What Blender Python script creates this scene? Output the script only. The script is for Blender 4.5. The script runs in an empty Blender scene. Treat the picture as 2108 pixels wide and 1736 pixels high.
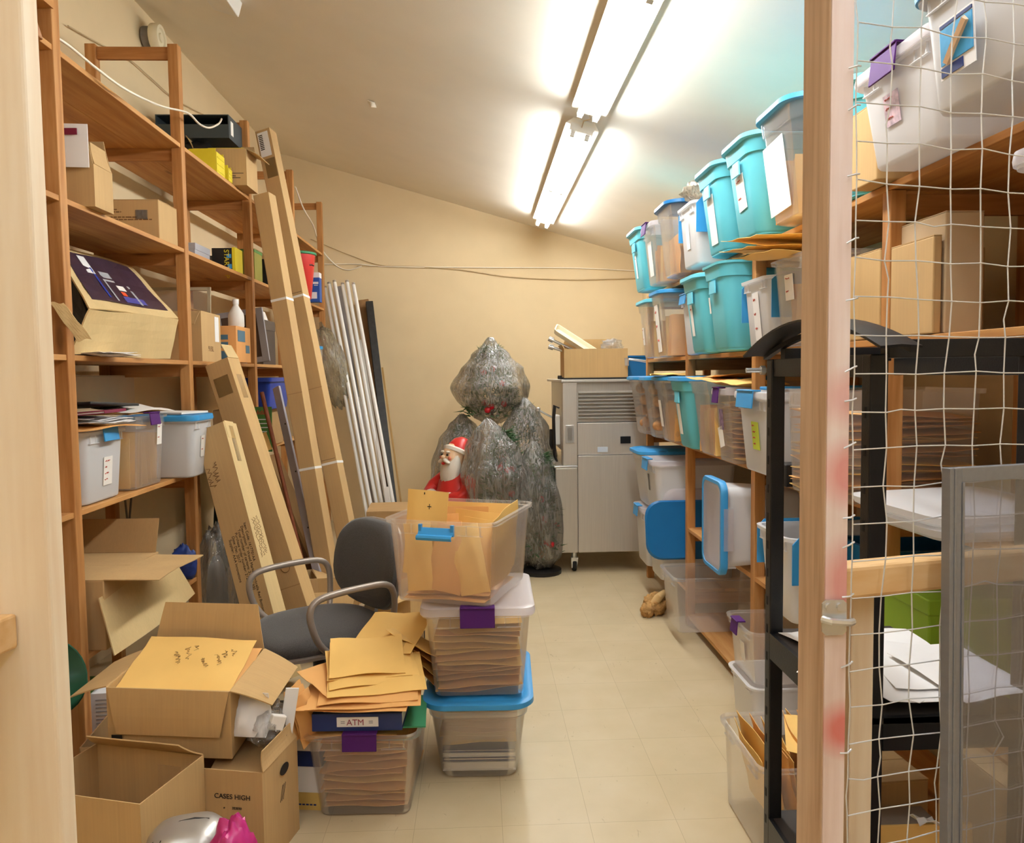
import bpy, math, random
from mathutils import Vector, Matrix, noise
random.seed(11)
sc = bpy.context.scene
COL = sc.collection
# ------------------------------------------------------------------ camera
W_PX, H_PX, FPX = 2108, 1736, 1600.0
PITCH, YAW, ROLL, EYE = .0607, .0417, -.013, Vector((0, 0, 1.57))
FW = Vector((math.sin(YAW)*math.cos(PITCH), math.cos(YAW)*math.cos(PITCH), -math.sin(PITCH)))
_r = Vector((math.cos(YAW), -math.sin(YAW), 0)); _u = _r.cross(FW)
CAMR = math.cos(ROLL)*_r + math.sin(ROLL)*_u
CAMU = -math.sin(ROLL)*_r + math.cos(ROLL)*_u
cd = bpy.data.cameras.new('camera'); cam = bpy.data.objects.new('camera', cd); COL.objects.link(cam)
cd.sensor_fit = 'HORIZONTAL'; cd.sensor_width = 36; cd.lens = 36*FPX/W_PX; cd.clip_start = .05; cd.clip_end = 60
cam.matrix_world = Matrix(((CAMR.x, CAMU.x, -FW.x, EYE.x), (CAMR.y, CAMU.y, -FW.y, EYE.y), (CAMR.z, CAMU.z, -FW.z, EYE.z), (0, 0, 0, 1)))
sc.camera = cam
# ------------------------------------------------------------------ world, exposure
sc.view_settings.view_transform = 'Standard'; sc.view_settings.look = 'None'
sc.view_settings.exposure = 0.0; sc.view_settings.gamma = 1.0; sc.view_settings.use_curve_mapping = False
wd = bpy.data.worlds.new('world'); sc.world = wd; wd.use_nodes = True
wd.node_tree.nodes['Background'].inputs[0].default_value = (.02, .018, .015, 1)
sc.cycles.use_denoising = True
sc.cycles.max_bounces = 8; sc.cycles.diffuse_bounces = 4; sc.cycles.transparent_max_bounces = 24; sc.cycles.adaptive_threshold = .03
TUBE_W = 70.0          # brightness of every fluorescent tube
# ------------------------------------------------------------------ pixel (2108 x 1736) to place in the room
def ray(px, py): return FW + CAMR*((px-W_PX/2)/FPX) - CAMU*((py-H_PX/2)/FPX)
def aX(px, py, X): d = ray(px, py); return EYE + d*(X/d.x)
def aY(px, py, Y): d = ray(px, py); return EYE + d*(Y/d.y)
def aZ(px, py, Z): d = ray(px, py); return EYE + d*((Z-1.57)/d.z)
def yX(px, py, X): return aX(px, py, X).y
def ceil_z(x): return 3.962 - .291*(x+2.14)
# ------------------------------------------------------------------ materials
def lin(h):
    h = h.lstrip('#'); c = [int(h[i:i+2], 16)/255 for i in (0, 2, 4)]
    return tuple((x/12.92 if x <= .04045 else ((x+.055)/1.055)**2.4) for x in c) + (1,)
MATS = {}
def nt(name):
    m = bpy.data.materials.new(name); m.use_nodes = True; t = m.node_tree; t.nodes.clear()
    o = t.nodes.new('ShaderNodeOutputMaterial'); MATS[name] = m
    return m, t, o
def N(t, kind, **kw):
    n = t.nodes.new('ShaderNode'+kind)
    for k, v in kw.items():
        if isinstance(k, str) and hasattr(n, k): setattr(n, k, v)
    return n
def coords(t, scale):
    tc = N(t, 'TexCoord'); mp = N(t, 'Mapping'); t.links.new(tc.outputs['Object'], mp.inputs[0])
    mp.inputs['Scale'].default_value = scale
    return mp.outputs[0]
def ramp(t, src, stops):
    r = N(t, 'ValToRGB'); t.links.new(src, r.inputs[0]); e = r.color_ramp.elements
    while len(e) < len(stops): e.new(.5)
    for el, (p, c) in zip(e, stops): el.position = p; el.color = c if isinstance(c, tuple) else lin(c)
    return r.outputs[0]
def bump(t, src, strength, dist=.01):
    b = N(t, 'Bump'); b.inputs['Strength'].default_value = strength; b.inputs['Distance'].default_value = dist
    t.links.new(src, b.inputs['Height']); return b.outputs[0]
def plain(name, col, rough=.5, metal=0, var=.08, scale=6, bmp=0, bscale=60, spec=.4, emit=None):
    m, t, o = nt(name); p = N(t, 'BsdfPrincipled'); t.links.new(p.outputs[0], o.inputs[0])
    c = lin(col); lo = tuple(x*(1-var) for x in c[:3])+(1,); hi = tuple(min(1, x*(1+var)) for x in c[:3])+(1,)
    n = N(t, 'TexNoise'); n.inputs['Scale'].default_value = scale; n.inputs['Detail'].default_value = 4
    t.links.new(coords(t, (1, 1, 1)), n.inputs['Vector'])
    t.links.new(ramp(t, n.outputs[0], [(.3, lo), (.7, hi)]), p.inputs['Base Color'])
    p.inputs['Roughness'].default_value = rough; p.inputs['Metallic'].default_value = metal
    p.inputs['Specular IOR Level'].default_value = spec
    if bmp:
        n2 = N(t, 'TexNoise'); n2.inputs['Scale'].default_value = bscale; n2.inputs['Detail'].default_value = 3
        t.links.new(coords(t, (1, 1, 1)), n2.inputs['Vector']); t.links.new(bump(t, n2.outputs[0], bmp), p.inputs['Normal'])
    return m
def wood(name, dark, mid, light, axis='z', scale=1.0, rough=.6, paint=False, knots=True):
    m, t, o = nt(name); p = N(t, 'BsdfPrincipled'); t.links.new(p.outputs[0], o.inputs[0])
    s = {'x': (.7, 9, 9), 'y': (9, .7, 9), 'z': (9, 9, .7)}[axis]
    v = coords(t, tuple(x*scale for x in s))
    n = N(t, 'TexNoise'); n.inputs['Scale'].default_value = 1.6; n.inputs['Detail'].default_value = 6; n.inputs['Distortion'].default_value = 1.3
    t.links.new(v, n.inputs['Vector'])
    n2 = N(t, 'TexNoise'); n2.inputs['Scale'].default_value = 9; n2.inputs['Detail'].default_value = 3; t.links.new(v, n2.inputs['Vector'])
    mx = N(t, 'Mix'); mx.data_type = 'FLOAT'; mx.inputs[0].default_value = .35
    t.links.new(n.outputs[0], mx.inputs[2]); t.links.new(n2.outputs[0], mx.inputs[3])
    col = ramp(t, mx.outputs[0], [(.32, dark), (.5, mid), (.68, light)])
    if knots:
        k = N(t, 'TexVoronoi'); k.inputs['Scale'].default_value = 1.0
        ks = {'x': (1.6, 6, 6), 'y': (6, 1.6, 6), 'z': (6, 6, 1.6)}[axis]
        t.links.new(coords(t, ks), k.inputs['Vector'])
        km = ramp(t, k.outputs['Distance'], [(.05, (1, 1, 1, 1)), (.13, (0, 0, 0, 1))])
        mk = N(t, 'Mix'); mk.data_type = 'RGBA'; t.links.new(km, mk.inputs[0]); t.links.new(col, mk.inputs[6])
        mk.inputs[7].default_value = tuple(x*.6 for x in lin(dark)[:3])+(1,); col = mk.outputs[2]
    if paint:   # patches of red spray paint with a soft outline
        for (zc, yh, amt) in paint:
            tc = N(t, 'TexCoord'); mp = N(t, 'Mapping'); t.links.new(tc.outputs['Object'], mp.inputs[0])
            mp.inputs['Location'].default_value = (-.075*18, 0, -zc/yh); mp.inputs['Scale'].default_value = (18, 0, 1/yh)
            ln = N(t, 'VectorMath'); ln.operation = 'LENGTH'; t.links.new(mp.outputs[0], ln.inputs[0])
            f = ramp(t, ln.outputs['Value'], [(.35, (amt, amt, amt, 1)), (1, (0, 0, 0, 1))])
            mk = N(t, 'Mix'); mk.data_type = 'RGBA'; t.links.new(f, mk.inputs[0]); t.links.new(col, mk.inputs[6])
            mk.inputs[7].default_value = lin('#d23a2c'); col = mk.outputs[2]
    t.links.new(col, p.inputs['Base Color']); p.inputs['Roughness'].default_value = rough; p.inputs['Specular IOR Level'].default_value = .25
    t.links.new(bump(t, n2.outputs[0], .12, .004), p.inputs['Normal'])
    return m
def clear(name, col, opaque=.25, rough=.22, gloss=.5, transl=.5, tint='#ffffff', wr=0):
    m, t, o = nt(name)
    tr = N(t, 'BsdfTransparent'); tr.inputs[0].default_value = lin(tint)
    df = N(t, 'BsdfDiffuse'); df.inputs[0].default_value = lin(col)
    tl = N(t, 'BsdfTranslucent'); tl.inputs[0].default_value = lin(col)
    a = N(t, 'MixShader'); a.inputs[0].default_value = transl; t.links.new(df.outputs[0], a.inputs[1]); t.links.new(tl.outputs[0], a.inputs[2])
    b = N(t, 'MixShader'); b.inputs[0].default_value = opaque; t.links.new(tr.outputs[0], b.inputs[1]); t.links.new(a.outputs[0], b.inputs[2])
    g = N(t, 'BsdfGlossy'); g.inputs['Roughness'].default_value = rough; g.inputs[0].default_value = (1, 1, 1, 1)
    fr = N(t, 'Fresnel'); fr.inputs[0].default_value = 1.45
    mu = N(t, 'Math'); mu.operation = 'MULTIPLY'; mu.inputs[1].default_value = gloss; t.links.new(fr.outputs[0], mu.inputs[0])
    c = N(t, 'MixShader'); t.links.new(mu.outputs[0], c.inputs[0]); t.links.new(b.outputs[0], c.inputs[1]); t.links.new(g.outputs[0], c.inputs[2])
    t.links.new(c.outputs[0], o.inputs[0])
    n = N(t, 'TexNoise'); n.inputs['Scale'].default_value = 22 if wr else 9; n.inputs['Detail'].default_value = 5; n.inputs['Distortion'].default_value = 1.5 if wr else 0
    t.links.new(coords(t, (1.6, 1.6, .35) if wr else (1, 1, 1)), n.inputs['Vector'])
    nb = bump(t, n.outputs[0], wr or .04, .02)
    for s in (df, tl, g, fr): t.links.new(nb, s.inputs['Normal'])
    if wr:
        t.links.new(ramp(t, n.outputs[0], [(.35, (opaque*.45,)*3+(1,)), (.68, (min(1, opaque*1.9),)*3+(1,))]), b.inputs[0])
    return m
def emission(name, col, s):
    m, t, o = nt(name); e = N(t, 'Emission'); e.inputs[0].default_value = lin(col); e.inputs[1].default_value = s
    t.links.new(e.outputs[0], o.inputs[0]); return m
def brushed(name, col, rough=.34, axis=(110, 110, 3)):
    m, t, o = nt(name); p = N(t, 'BsdfPrincipled'); t.links.new(p.outputs[0], o.inputs[0])
    n = N(t, 'TexNoise'); n.inputs['Scale'].default_value = 1; n.inputs['Detail'].default_value = 4; t.links.new(coords(t, axis), n.inputs['Vector'])
    c = lin(col); t.links.new(ramp(t, n.outputs[0], [(.3, tuple(x*.92 for x in c[:3])+(1,)), (.7, c)]), p.inputs['Base Color'])
    p.inputs['Metallic'].default_value = .45; p.inputs['Roughness'].default_value = rough
    t.links.new(bump(t, n.outputs[0], .03, .002), p.inputs['Normal']); return m
def floor_mat():
    m, t, o = nt('vinyl_tile'); p = N(t, 'BsdfPrincipled'); t.links.new(p.outputs[0], o.inputs[0])
    v = coords(t, (1, 1, 1))
    br = N(t, 'TexBrick'); br.offset = 0; br.squash = 1
    mp = N(t, 'Mapping'); tc = N(t, 'TexCoord'); t.links.new(tc.outputs['Object'], mp.inputs[0]); mp.inputs['Location'].default_value = (.248, .13, 0)
    t.links.new(mp.outputs[0], br.inputs['Vector'])
    br.inputs['Scale'].default_value = 1; br.inputs['Brick Width'].default_value = .305; br.inputs['Row Height'].default_value = .305
    br.inputs['Mortar Size'].default_value = .0011; br.inputs['Mortar Smooth'].default_value = .2
    br.inputs['Color1'].default_value = (1, 1, 1, 1); br.inputs['Color2'].default_value = (.95, .95, .95, 1); br.inputs['Mortar'].default_value = (.72, .7, .66, 1)
    n = N(t, 'TexNoise'); n.inputs['Scale'].default_value = 5; n.inputs['Detail'].default_value = 8; t.links.new(v, n.inputs['Vector'])
    base = ramp(t, n.outputs[0], [(.25, '#c6b28c'), (.5, '#ccb893'), (.75, '#d1be9b')])
    mx = N(t, 'Mix'); mx.data_type = 'RGBA'; mx.blend_type = 'MULTIPLY'; mx.inputs[0].default_value = 1
    t.links.new(base, mx.inputs[6]); t.links.new(br.outputs[0], mx.inputs[7])
    n3 = N(t, 'TexNoise'); n3.inputs['Scale'].default_value = 9; n3.inputs['Detail'].default_value = 2; n3.inputs['Distortion'].default_value = 2
    t.links.new(coords(t, (3, 1, 1)), n3.inputs['Vector'])
    sc_ = ramp(t, n3.outputs[0], [(.70, (0, 0, 0, 1)), (.76, (.6, .6, .6, 1))])
    m2 = N(t, 'Mix'); m2.data_type = 'RGBA'; t.links.new(sc_, m2.inputs[0]); t.links.new(mx.outputs[2], m2.inputs[6]); m2.inputs[7].default_value = lin('#a08a68')
    t.links.new(m2.outputs[2], p.inputs['Base Color']); p.inputs['Roughness'].default_value = .38; p.inputs['Specular IOR Level'].default_value = .35
    t.links.new(bump(t, n.outputs[0], .05, .004), p.inputs['Normal']); return m
def fabric(name, col):
    m, t, o = nt(name); p = N(t, 'BsdfPrincipled'); t.links.new(p.outputs[0], o.inputs[0])
    n = N(t, 'TexNoise'); n.inputs['Scale'].default_value = 260; n.inputs['Detail'].default_value = 3; t.links.new(coords(t, (1, 1, 1)), n.inputs['Vector'])
    c = lin(col); t.links.new(ramp(t, n.outputs[0], [(.3, tuple(x*.7 for x in c[:3])+(1,)), (.7, tuple(x*1.25 for x in c[:3])+(1,))]), p.inputs['Base Color'])
    p.inputs['Roughness'].default_value = .9; p.inputs['Sheen Weight'].default_value = .15
    t.links.new(bump(t, n.outputs[0], .3, .002), p.inputs['Normal']); return m
def cardboard(name, col, streak=.08):
    m, t, o = nt(name); p = N(t, 'BsdfPrincipled'); t.links.new(p.outputs[0], o.inputs[0])
    n = N(t, 'TexNoise'); n.inputs['Scale'].default_value = 1; n.inputs['Detail'].default_value = 5; t.links.new(coords(t, (5, 5, 2)), n.inputs['Vector'])
    w = N(t, 'TexNoise'); w.inputs['Scale'].default_value = 1; w.inputs['Detail'].default_value = 2; t.links.new(coords(t, (140, 140, 2)), w.inputs['Vector'])
    mx = N(t, 'Mix'); mx.data_type = 'FLOAT'; mx.inputs[0].default_value = .3; t.links.new(n.outputs[0], mx.inputs[2]); t.links.new(w.outputs[0], mx.inputs[3])
    c = lin(col); t.links.new(ramp(t, mx.outputs[0], [(.3, tuple(x*(1-streak*1.6) for x in c[:3])+(1,)), (.7, tuple(min(1, x*(1+streak)) for x in c[:3])+(1,))]), p.inputs['Base Color'])
    p.inputs['Roughness'].default_value = .8; p.inputs['Specular IOR Level'].default_value = .2
    t.links.new(bump(t, w.outputs[0], .06, .002), p.inputs['Normal']); return m
WALL = plain('wall_paint', '#e2cba2', .85, var=.03, scale=3, bmp=.06, bscale=90)
CEIL = plain('ceiling_paint', '#efe5d4', .9, var=.02, scale=3, bmp=.05, bscale=120)
FLOOR = floor_mat()
PINE = wood('shelf_pine', '#a97240', '#c08a50', '#d2a064', 'y', .6)
POSTW = wood('post_fir', '#96602f', '#b37c46', '#c8945c', 'z', .8)
RAILW = wood('rail_fir', '#96602f', '#b07844', '#c48c54', 'x', .8)
STUD = wood('stud_pale', '#e6cba6', '#efdbbb', '#f5e5cb', 'z', .7)
STUDX = wood('stud_pale_cross', '#cf9d62', '#dfb47c', '#e8c592', 'x', .7)
STUDP = wood('stud_painted', '#dcc2b4', '#ecd8ce', '#f4e6e0', 'z', 1.0, paint=[(.58, .16, .8), (.79, .05, .65), (1.04, .05, .7), (1.26, .08, .5), (1.42, .06, .55), (1.53, .05, .35)])
STUDB = wood('stud_brown', '#b8987a', '#d2b498', '#dfc6ac', 'z', 1.0)
CB = cardboard('cardboard', '#c3a06f'); CBD = cardboard('cardboard_dark', '#ab885c'); CBL = cardboard('cardboard_light', '#d5b884')
CBY = cardboard('cardboard_tan', '#c8a470')
TEAL = plain('teal_plastic', '#63bfcc', .42, var=.03, bmp=.05, bscale=400)
TEALL = plain('teal_lid_plastic', '#6cc6da', .4, var=.03)
BLUE = plain('blue_plastic', '#3a94cf', .38, var=.04)
BLUED = plain('deep_blue_plastic', '#14649c', .38, var=.04)
PURPLE = plain('purple_plastic', '#4c1a63', .6, var=.05, spec=.25)
CLEAR = clear('clear_plastic', '#fbf6f1', .115, transl=.3)
MILK = clear('milky_plastic', '#fbf9f8', .68, rough=.3, transl=.25)
WHITEP = clear('frosted_plastic', '#f8f6f5', .7, rough=.35, gloss=.4, transl=.25)
LIDC = clear('clear_lid_plastic', '#f6eef0', .55, rough=.3)
BAGP = clear('bag_film', '#e6e1d4', .27, rough=.14, gloss=2.4, wr=1.0, tint='#f4efe6')
WRAP = clear('clear_film', '#e8e4dc', .16, rough=.12, gloss=1.6, wr=.8)
MANILA = plain('manila_paper', '#f3c674', .7, var=.07, scale=3, spec=.2)
MANILA2 = plain('kraft_envelope', '#e9b06c', .7, var=.08, scale=3, spec=.2)
PAPER = plain('white_paper', '#f2efec', .7, var=.02, spec=.2)
TAG = plain('label_paper', '#f3ece2', .7, var=.02, spec=.2)
INK = plain('black_ink', '#2a211c', .7, var=0)
INKR = plain('red_ink', '#c0574a', .7, var=0)
INKB = plain('brown_ink', '#7a5630', .7, var=0)
STEEL = brushed('stainless', '#cbc4ba', .38)
STEELX = brushed('stainless_side', '#c2bbb0', .36)
CHROME = plain('chrome', '#dcdcda', .22, .7, var=.02)
ALU = brushed('aluminium', '#8d8f94', .4)
BLACK = plain('black_powder_metal', '#191a1d', .38, .2, var=.1, bmp=.05, bscale=200)
BLACKP = plain('black_plastic', '#1c1a1a', .5, var=.1)
DARKG = plain('dark_grey_plastic', '#3c4446', .5, var=.06)
GREY = plain('grey_board', '#a9a7ab', .6, var=.04)
GREYP = plain('grey_plastic', '#77716a', .55, var=.08)
WHITE = plain('white_plastic', '#ece6dc', .4, var=.03)
ENAMEL = plain('white_enamel', '#efe6d6', .45, var=.02)
CREAM = plain('cream_plastic', '#e8dcbc', .45, var=.03)
YELLOW = plain('yellow_plastic', '#e6cf2c', .42, var=.05)
RED = plain('red_plastic', '#c9302a', .35, var=.06)
GREENP = plain('green_plastic', '#1d4a34', .25, var=.1)
GREENC = plain('green_card', '#4f7f38', .6, var=.12)
GREENF = plain('green_folder', '#3f8f63', .6, var=.06)
LIME = plain('lime_board', '#86ab2c', .5, var=.05)
DKGREEN = plain('dark_green_cloth', '#1c3b36', .85, var=.1)
NAVY = plain('navy_vinyl', '#22346b', .4, var=.1)
ROYAL = plain('royal_blue_plastic', '#1f3c9c', .4, var=.08)
MAROON = plain('maroon_card', '#7c1c3c', .6, var=.06)
PINK = plain('magenta_plastic', '#c2347c', .3, var=.15)
ORANGE = plain('orange_card', '#e8552c', .5, var=.06)
FAB = fabric('grey_upholstery', '#4b4846')
TAUPE = plain('taupe_metal', '#9d9186', .35, .3, var=.04)
SILVER = plain('silver_plastic', '#b5b0a8', .3, .55, var=.04)
SKIN = plain('painted_face', '#efc9a0', .3, var=.04)
BEARD = plain('painted_white', '#eee4d4', .35, var=.04)
NEEDLE = plain('pine_needles', '#3c5a34', .8, var=.3, scale=30)
BARK = plain('brown_twig', '#6b4d31', .85, var=.2)
BULB = plain('red_ornament', '#b5222a', .25, var=.1)
GOLD = plain('gold_paint', '#e0c274', .35, .4)
STRAP = plain('white_strap', '#f2efe8', .5, var=.02)
TAPEM = clear('packing_tape', '#cdae74', .4, rough=.2, gloss=.9)
DPRINT = plain('dark_print', '#3a2b3c', .3, var=.25, scale=5)
BEIGE = plain('beige_board', '#cdb491', .75, var=.04)
GLASSM = clear('screen_glass', '#a4aabb', .055, rough=.05, gloss=.6, tint='#e9ecf4')
TUBEM = emission('tube_glow', '#f2f7fa', TUBE_W); TUBEFILL = emission('tube_glow_fill', '#e2eeff', TUBE_W*.42)  # the second glow belongs to the added fill strips
TUBEOFF = plain('unlit_tube_glass', '#fcf9f2', .22, var=.01, spec=.5)
WIREM = plain('galvanised_wire', '#dedfdf', .35, .35, var=.05)
CABLE = plain('cable_white', '#efe4d0', .5, var=.02); CABLET = plain('cable_tan', '#c9b088', .6, var=.02)
RUBBER = plain('black_rubber', '#151414', .7, var=.1)
FUR = plain('tan_fur', '#b98e56', .95, var=.3, scale=40, bmp=.8, bscale=80)
CFOOD = plain('wrapped_goods', '#d39a62', .6, var=.35, scale=18)
# ------------------------------------------------------------------ mesh building
class MB:
    def __init__(s): s.v = []; s.f = []
    def add(s, vs, fs, M=None):
        b = len(s.v); s.v += [tuple(M @ Vector(p)) if M else tuple(p) for p in vs]; s.f += [tuple(b+i for i in q) for q in fs]; return s
    def hexa(s, p, M=None):   # p: bottom 4 counter-clockwise, top 4
        return s.add(p, [(3, 2, 1, 0), (4, 5, 6, 7), (0, 1, 5, 4), (1, 2, 6, 5), (2, 3, 7, 6), (3, 0, 4, 7)], M)
    def box(s, x0, x1, y0, y1, z0, z1, M=None):
        return s.hexa([(x0, y0, z0), (x1, y0, z0), (x1, y1, z0), (x0, y1, z0), (x0, y0, z1), (x1, y0, z1), (x1, y1, z1), (x0, y1, z1)], M)
    def loft(s, rings, c0=True, c1=True, M=None):
        n = len(rings[0]); vs = [p for r in rings for p in r]; fs = []
        for k in range(len(rings)-1):
            for i in range(n):
                j = (i+1) % n; fs.append((k*n+i, k*n+j, (k+1)*n+j, (k+1)*n+i))
        if c0: fs.append(tuple(range(n-1, -1, -1)))
        if c1: fs.append(tuple((len(rings)-1)*n+i for i in range(n)))
        return s.add(vs, fs, M)
    def lathe(s, prof, n=20, M=None):
        return s.loft([[(r*math.cos(2*math.pi*i/n), r*math.sin(2*math.pi*i/n), z) for i in range(n)] for r, z in prof], True, True, M)
    def tube(s, pts, r, n=8, M=None):
        pts = [Vector(p) for p in pts]; rings = []; up = None
        for i, p in enumerate(pts):
            d = (pts[min(i+1, len(pts)-1)]-pts[max(i-1, 0)]).normalized()
            if up is None: up = d.orthogonal().normalized()
            up = (up - d*up.dot(d)); up = up.normalized() if up.length > 1e-6 else d.orthogonal().normalized()
            sd = d.cross(up); rr = r[i] if isinstance(r, (list, tuple)) else r
            rings.append([p+(up*math.cos(2*math.pi*k/n)+sd*math.sin(2*math.pi*k/n))*rr for k in range(n)])
        return s.loft(rings, True, True, M)
    def bar(s, a, b, w, h, up=(0, 0, 1), M=None):   # square bar from a to b
        a, b = Vector(a), Vector(b); d = (b-a).normalized(); u = Vector(up); sd = d.cross(u).normalized(); u = sd.cross(d)
        q = lambda p: [p-sd*w/2-u*h/2, p+sd*w/2-u*h/2, p+sd*w/2+u*h/2, p-sd*w/2+u*h/2]
        return s.loft([q(a), q(b)], True, True, M)
    def slab(s, grid, th, M=None):   # grid[i][j] of points, thickened along the local normal
        nu, nv = len(grid), len(grid[0]); g = [[Vector(p) for p in r] for r in grid]; top = []; 
        for i in range(nu):
            for j in range(nv):
                du = g[min(i+1, nu-1)][j]-g[max(i-1, 0)][j]; dv = g[i][min(j+1, nv-1)]-g[i][max(j-1, 0)]
                n = du.cross(dv); n = n.normalized() if n.length > 1e-9 else Vector((0, 0, 1)); top.append((g[i][j]+n*th/2, g[i][j]-n*th/2))
        vs = [t[0] for t in top]+[t[1] for t in top]; m = nu*nv; fs = []
        ix = lambda i, j: i*nv+j
        for i in range(nu-1):
            for j in range(nv-1):
                fs.append((ix(i, j), ix(i+1, j), ix(i+1, j+1), ix(i, j+1))); fs.append((m+ix(i, j), m+ix(i, j+1), m+ix(i+1, j+1), m+ix(i+1, j)))
        for i in range(nu-1): fs.append((ix(i, 0), m+ix(i, 0), m+ix(i+1, 0), ix(i+1, 0))); fs.append((ix(i, nv-1), ix(i+1, nv-1), m+ix(i+1, nv-1), m+ix(i, nv-1)))
        for j in range(nv-1): fs.append((ix(0, j), ix(0, j+1), m+ix(0, j+1), m+ix(0, j))); fs.append((ix(nu-1, j), m+ix(nu-1, j), m+ix(nu-1, j+1), ix(nu-1, j+1)))
        return s.add(vs, fs, M)
    def mesh(s, name, mat, smooth=False):
        me = bpy.data.meshes.new(name); me.from_pydata(s.v, [], s.f); me.materials.append(mat); me.update()
        if smooth:
            for p in me.polygons: p.use_smooth = True
            try: me.set_sharp_from_angle(angle=math.radians(40 if smooth is True else smooth))
            except Exception: pass
        return me
    def build(s, name, mat, parent=None, smooth=False, bevel=0, label=None, M=None):
        o = bpy.data.objects.new(name, s.mesh(name, mat, smooth)); COL.objects.link(o)
        if parent: o.parent = parent
        if M: o.matrix_local = M
        if bevel:
            b = o.modifiers.new('bevel', 'BEVEL'); b.width = bevel; b.segments = 2; b.limit_method = 'ANGLE'; b.angle_limit = math.radians(50)
        if label: o['label'] = label
        return o
def tag(o, label, cat, group=None, kind=None):
    o['label'] = label; o['category'] = cat
    if group: o['group'] = group
    if kind: o['kind'] = kind
    return o
def thing(name, label, cat, loc=(0, 0, 0), rz=0, group=None, M=None):
    o = bpy.data.objects.new(name, None); COL.objects.link(o); o.empty_display_size = .1
    if M: o.matrix_world = M
    else: o.location = loc; o.rotation_euler = (0, 0, math.radians(rz))
    return tag(o, label, cat, group)
def single(mb, name, mat, label, cat, M=None, loc=None, smooth=False, bevel=0, group=None, kind=None):
    o = mb.build(name, mat, None, smooth, bevel)
    if M: o.matrix_world = M
    if loc: o.location = loc
    return tag(o, label, cat, group, kind)
def struct(mb, name, mat): o = mb.build(name, mat); o['kind'] = 'structure'; return o
def frame(o, x, y, z=None):   # matrix with given origin, x axis and approximate y axis
    o, x, y = Vector(o), Vector(x).normalized(), Vector(y); z = x.cross(y).normalized(); y = z.cross(x)
    return Matrix(((x.x, y.x, z.x, o.x), (x.y, y.y, z.y, o.y), (x.z, y.z, z.z, o.z), (0, 0, 0, 1)))
def TR(x, y, z): return Matrix.Translation((x, y, z))
def RX(a): return Matrix.Rotation(math.radians(a), 4, 'X')
def RY(a): return Matrix.Rotation(math.radians(a), 4, 'Y')
def RZ(a): return Matrix.Rotation(math.radians(a), 4, 'Z')
def rrect(l, w, r, n=5, z=0, cx=0, cy=0):
    pts = []
    for qx, qy, a0 in ((1, 1, 0), (-1, 1, 90), (-1, -1, 180), (1, -1, 270)):
        for k in range(n+1):
            a = math.radians(a0+90*k/n); pts.append((cx+qx*(l/2-r)+r*math.cos(a), cy+qy*(w/2-r)+r*math.sin(a), z))
    return pts
def text(parent, s, size, M, mat=INK, name='printed_text', align='LEFT', depth=.0006, spacing=1.0):
    c = bpy.data.curves.new('t', 'FONT'); c.body = s; c.size = size; c.align_x = align; c.extrude = depth; c.space_line = spacing
    o = bpy.data.objects.new('t', c); COL.objects.link(o)
    dg = bpy.context.evaluated_depsgraph_get(); me = bpy.data.meshes.new_from_object(o.evaluated_get(dg)); bpy.data.objects.remove(o); bpy.data.curves.remove(c)
    me.name = name; me.materials.clear(); me.materials.append(mat)
    q = bpy.data.objects.new(name, me); COL.objects.link(q); q.parent = parent; q.matrix_local = M
    return q
def sticker(parent, M, w, h, mat=TAG, name='label_sticker', lines=None, inkmat=INKR, th=.0015, curl=0):
    g = [[(w*(i/4-.5), h*(j/4-.5), curl*(i/4-.5)*(j/4-.5)*4) for j in range(5)] for i in range(5)]
    o = MB().slab(g, th).build(name, mat, parent, M=M)
    if lines:
        mb = MB(); rnd = random.Random(len(lines)+int(w*1e4))
        for k, fr in enumerate(lines):
            y = h*(.36-.76*k/max(1, len(lines)-.5)); x = -w*.38; L = w*.76*fr; pts = []; n = 14
            for q in range(n): pts.append((x+L*q/n, y+h*.03*rnd.uniform(-1, 1), th))
            mb.tube(pts, min(w, h)*.018, 3)
        mb.build('writing', inkmat, o)
    return o
# ------------------------------------------------------------------ room shell
XWL, XWR, YF, YB = -2.14, 1.80, -3.0, 8.5
struct(MB().box(XWL-.1, XWR+.1, YF-.1, YB+.1, -.1, 0), 'floor', FLOOR)
zl, zr = ceil_z(XWL-.1), ceil_z(XWR+.1)
struct(MB().hexa([(XWL-.1, YF-.1, zl), (XWR+.1, YF-.1, zr), (XWR+.1, YB+.1, zr), (XWL-.1, YB+.1, zl), (XWL-.1, YF-.1, zl+.1), (XWR+.1, YF-.1, zr+.1), (XWR+.1, YB+.1, zr+.1), (XWL-.1, YB+.1, zl+.1)]), 'ceiling', CEIL)
struct(MB().box(XWL-.1, XWL, YF-.1, YB+.1, 0, zl+.05), 'wall_left', WALL)
struct(MB().box(XWR, XWR+.1, YF-.1, YB+.1, 0, zr+.05), 'wall_right', WALL)
def endwall(y0, y1, name):
    a, b = ceil_z(XWL), ceil_z(XWR)
    struct(MB().hexa([(XWL, y0, 0), (XWR, y0, 0), (XWR, y1, 0), (XWL, y1, 0), (XWL, y0, a), (XWR, y0, b), (XWR, y1, b), (XWL, y1, a)]), name, WALL)
endwall(YB, YB+.1, 'wall_back'); endwall(YF-.1, YF, 'wall_front')
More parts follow.
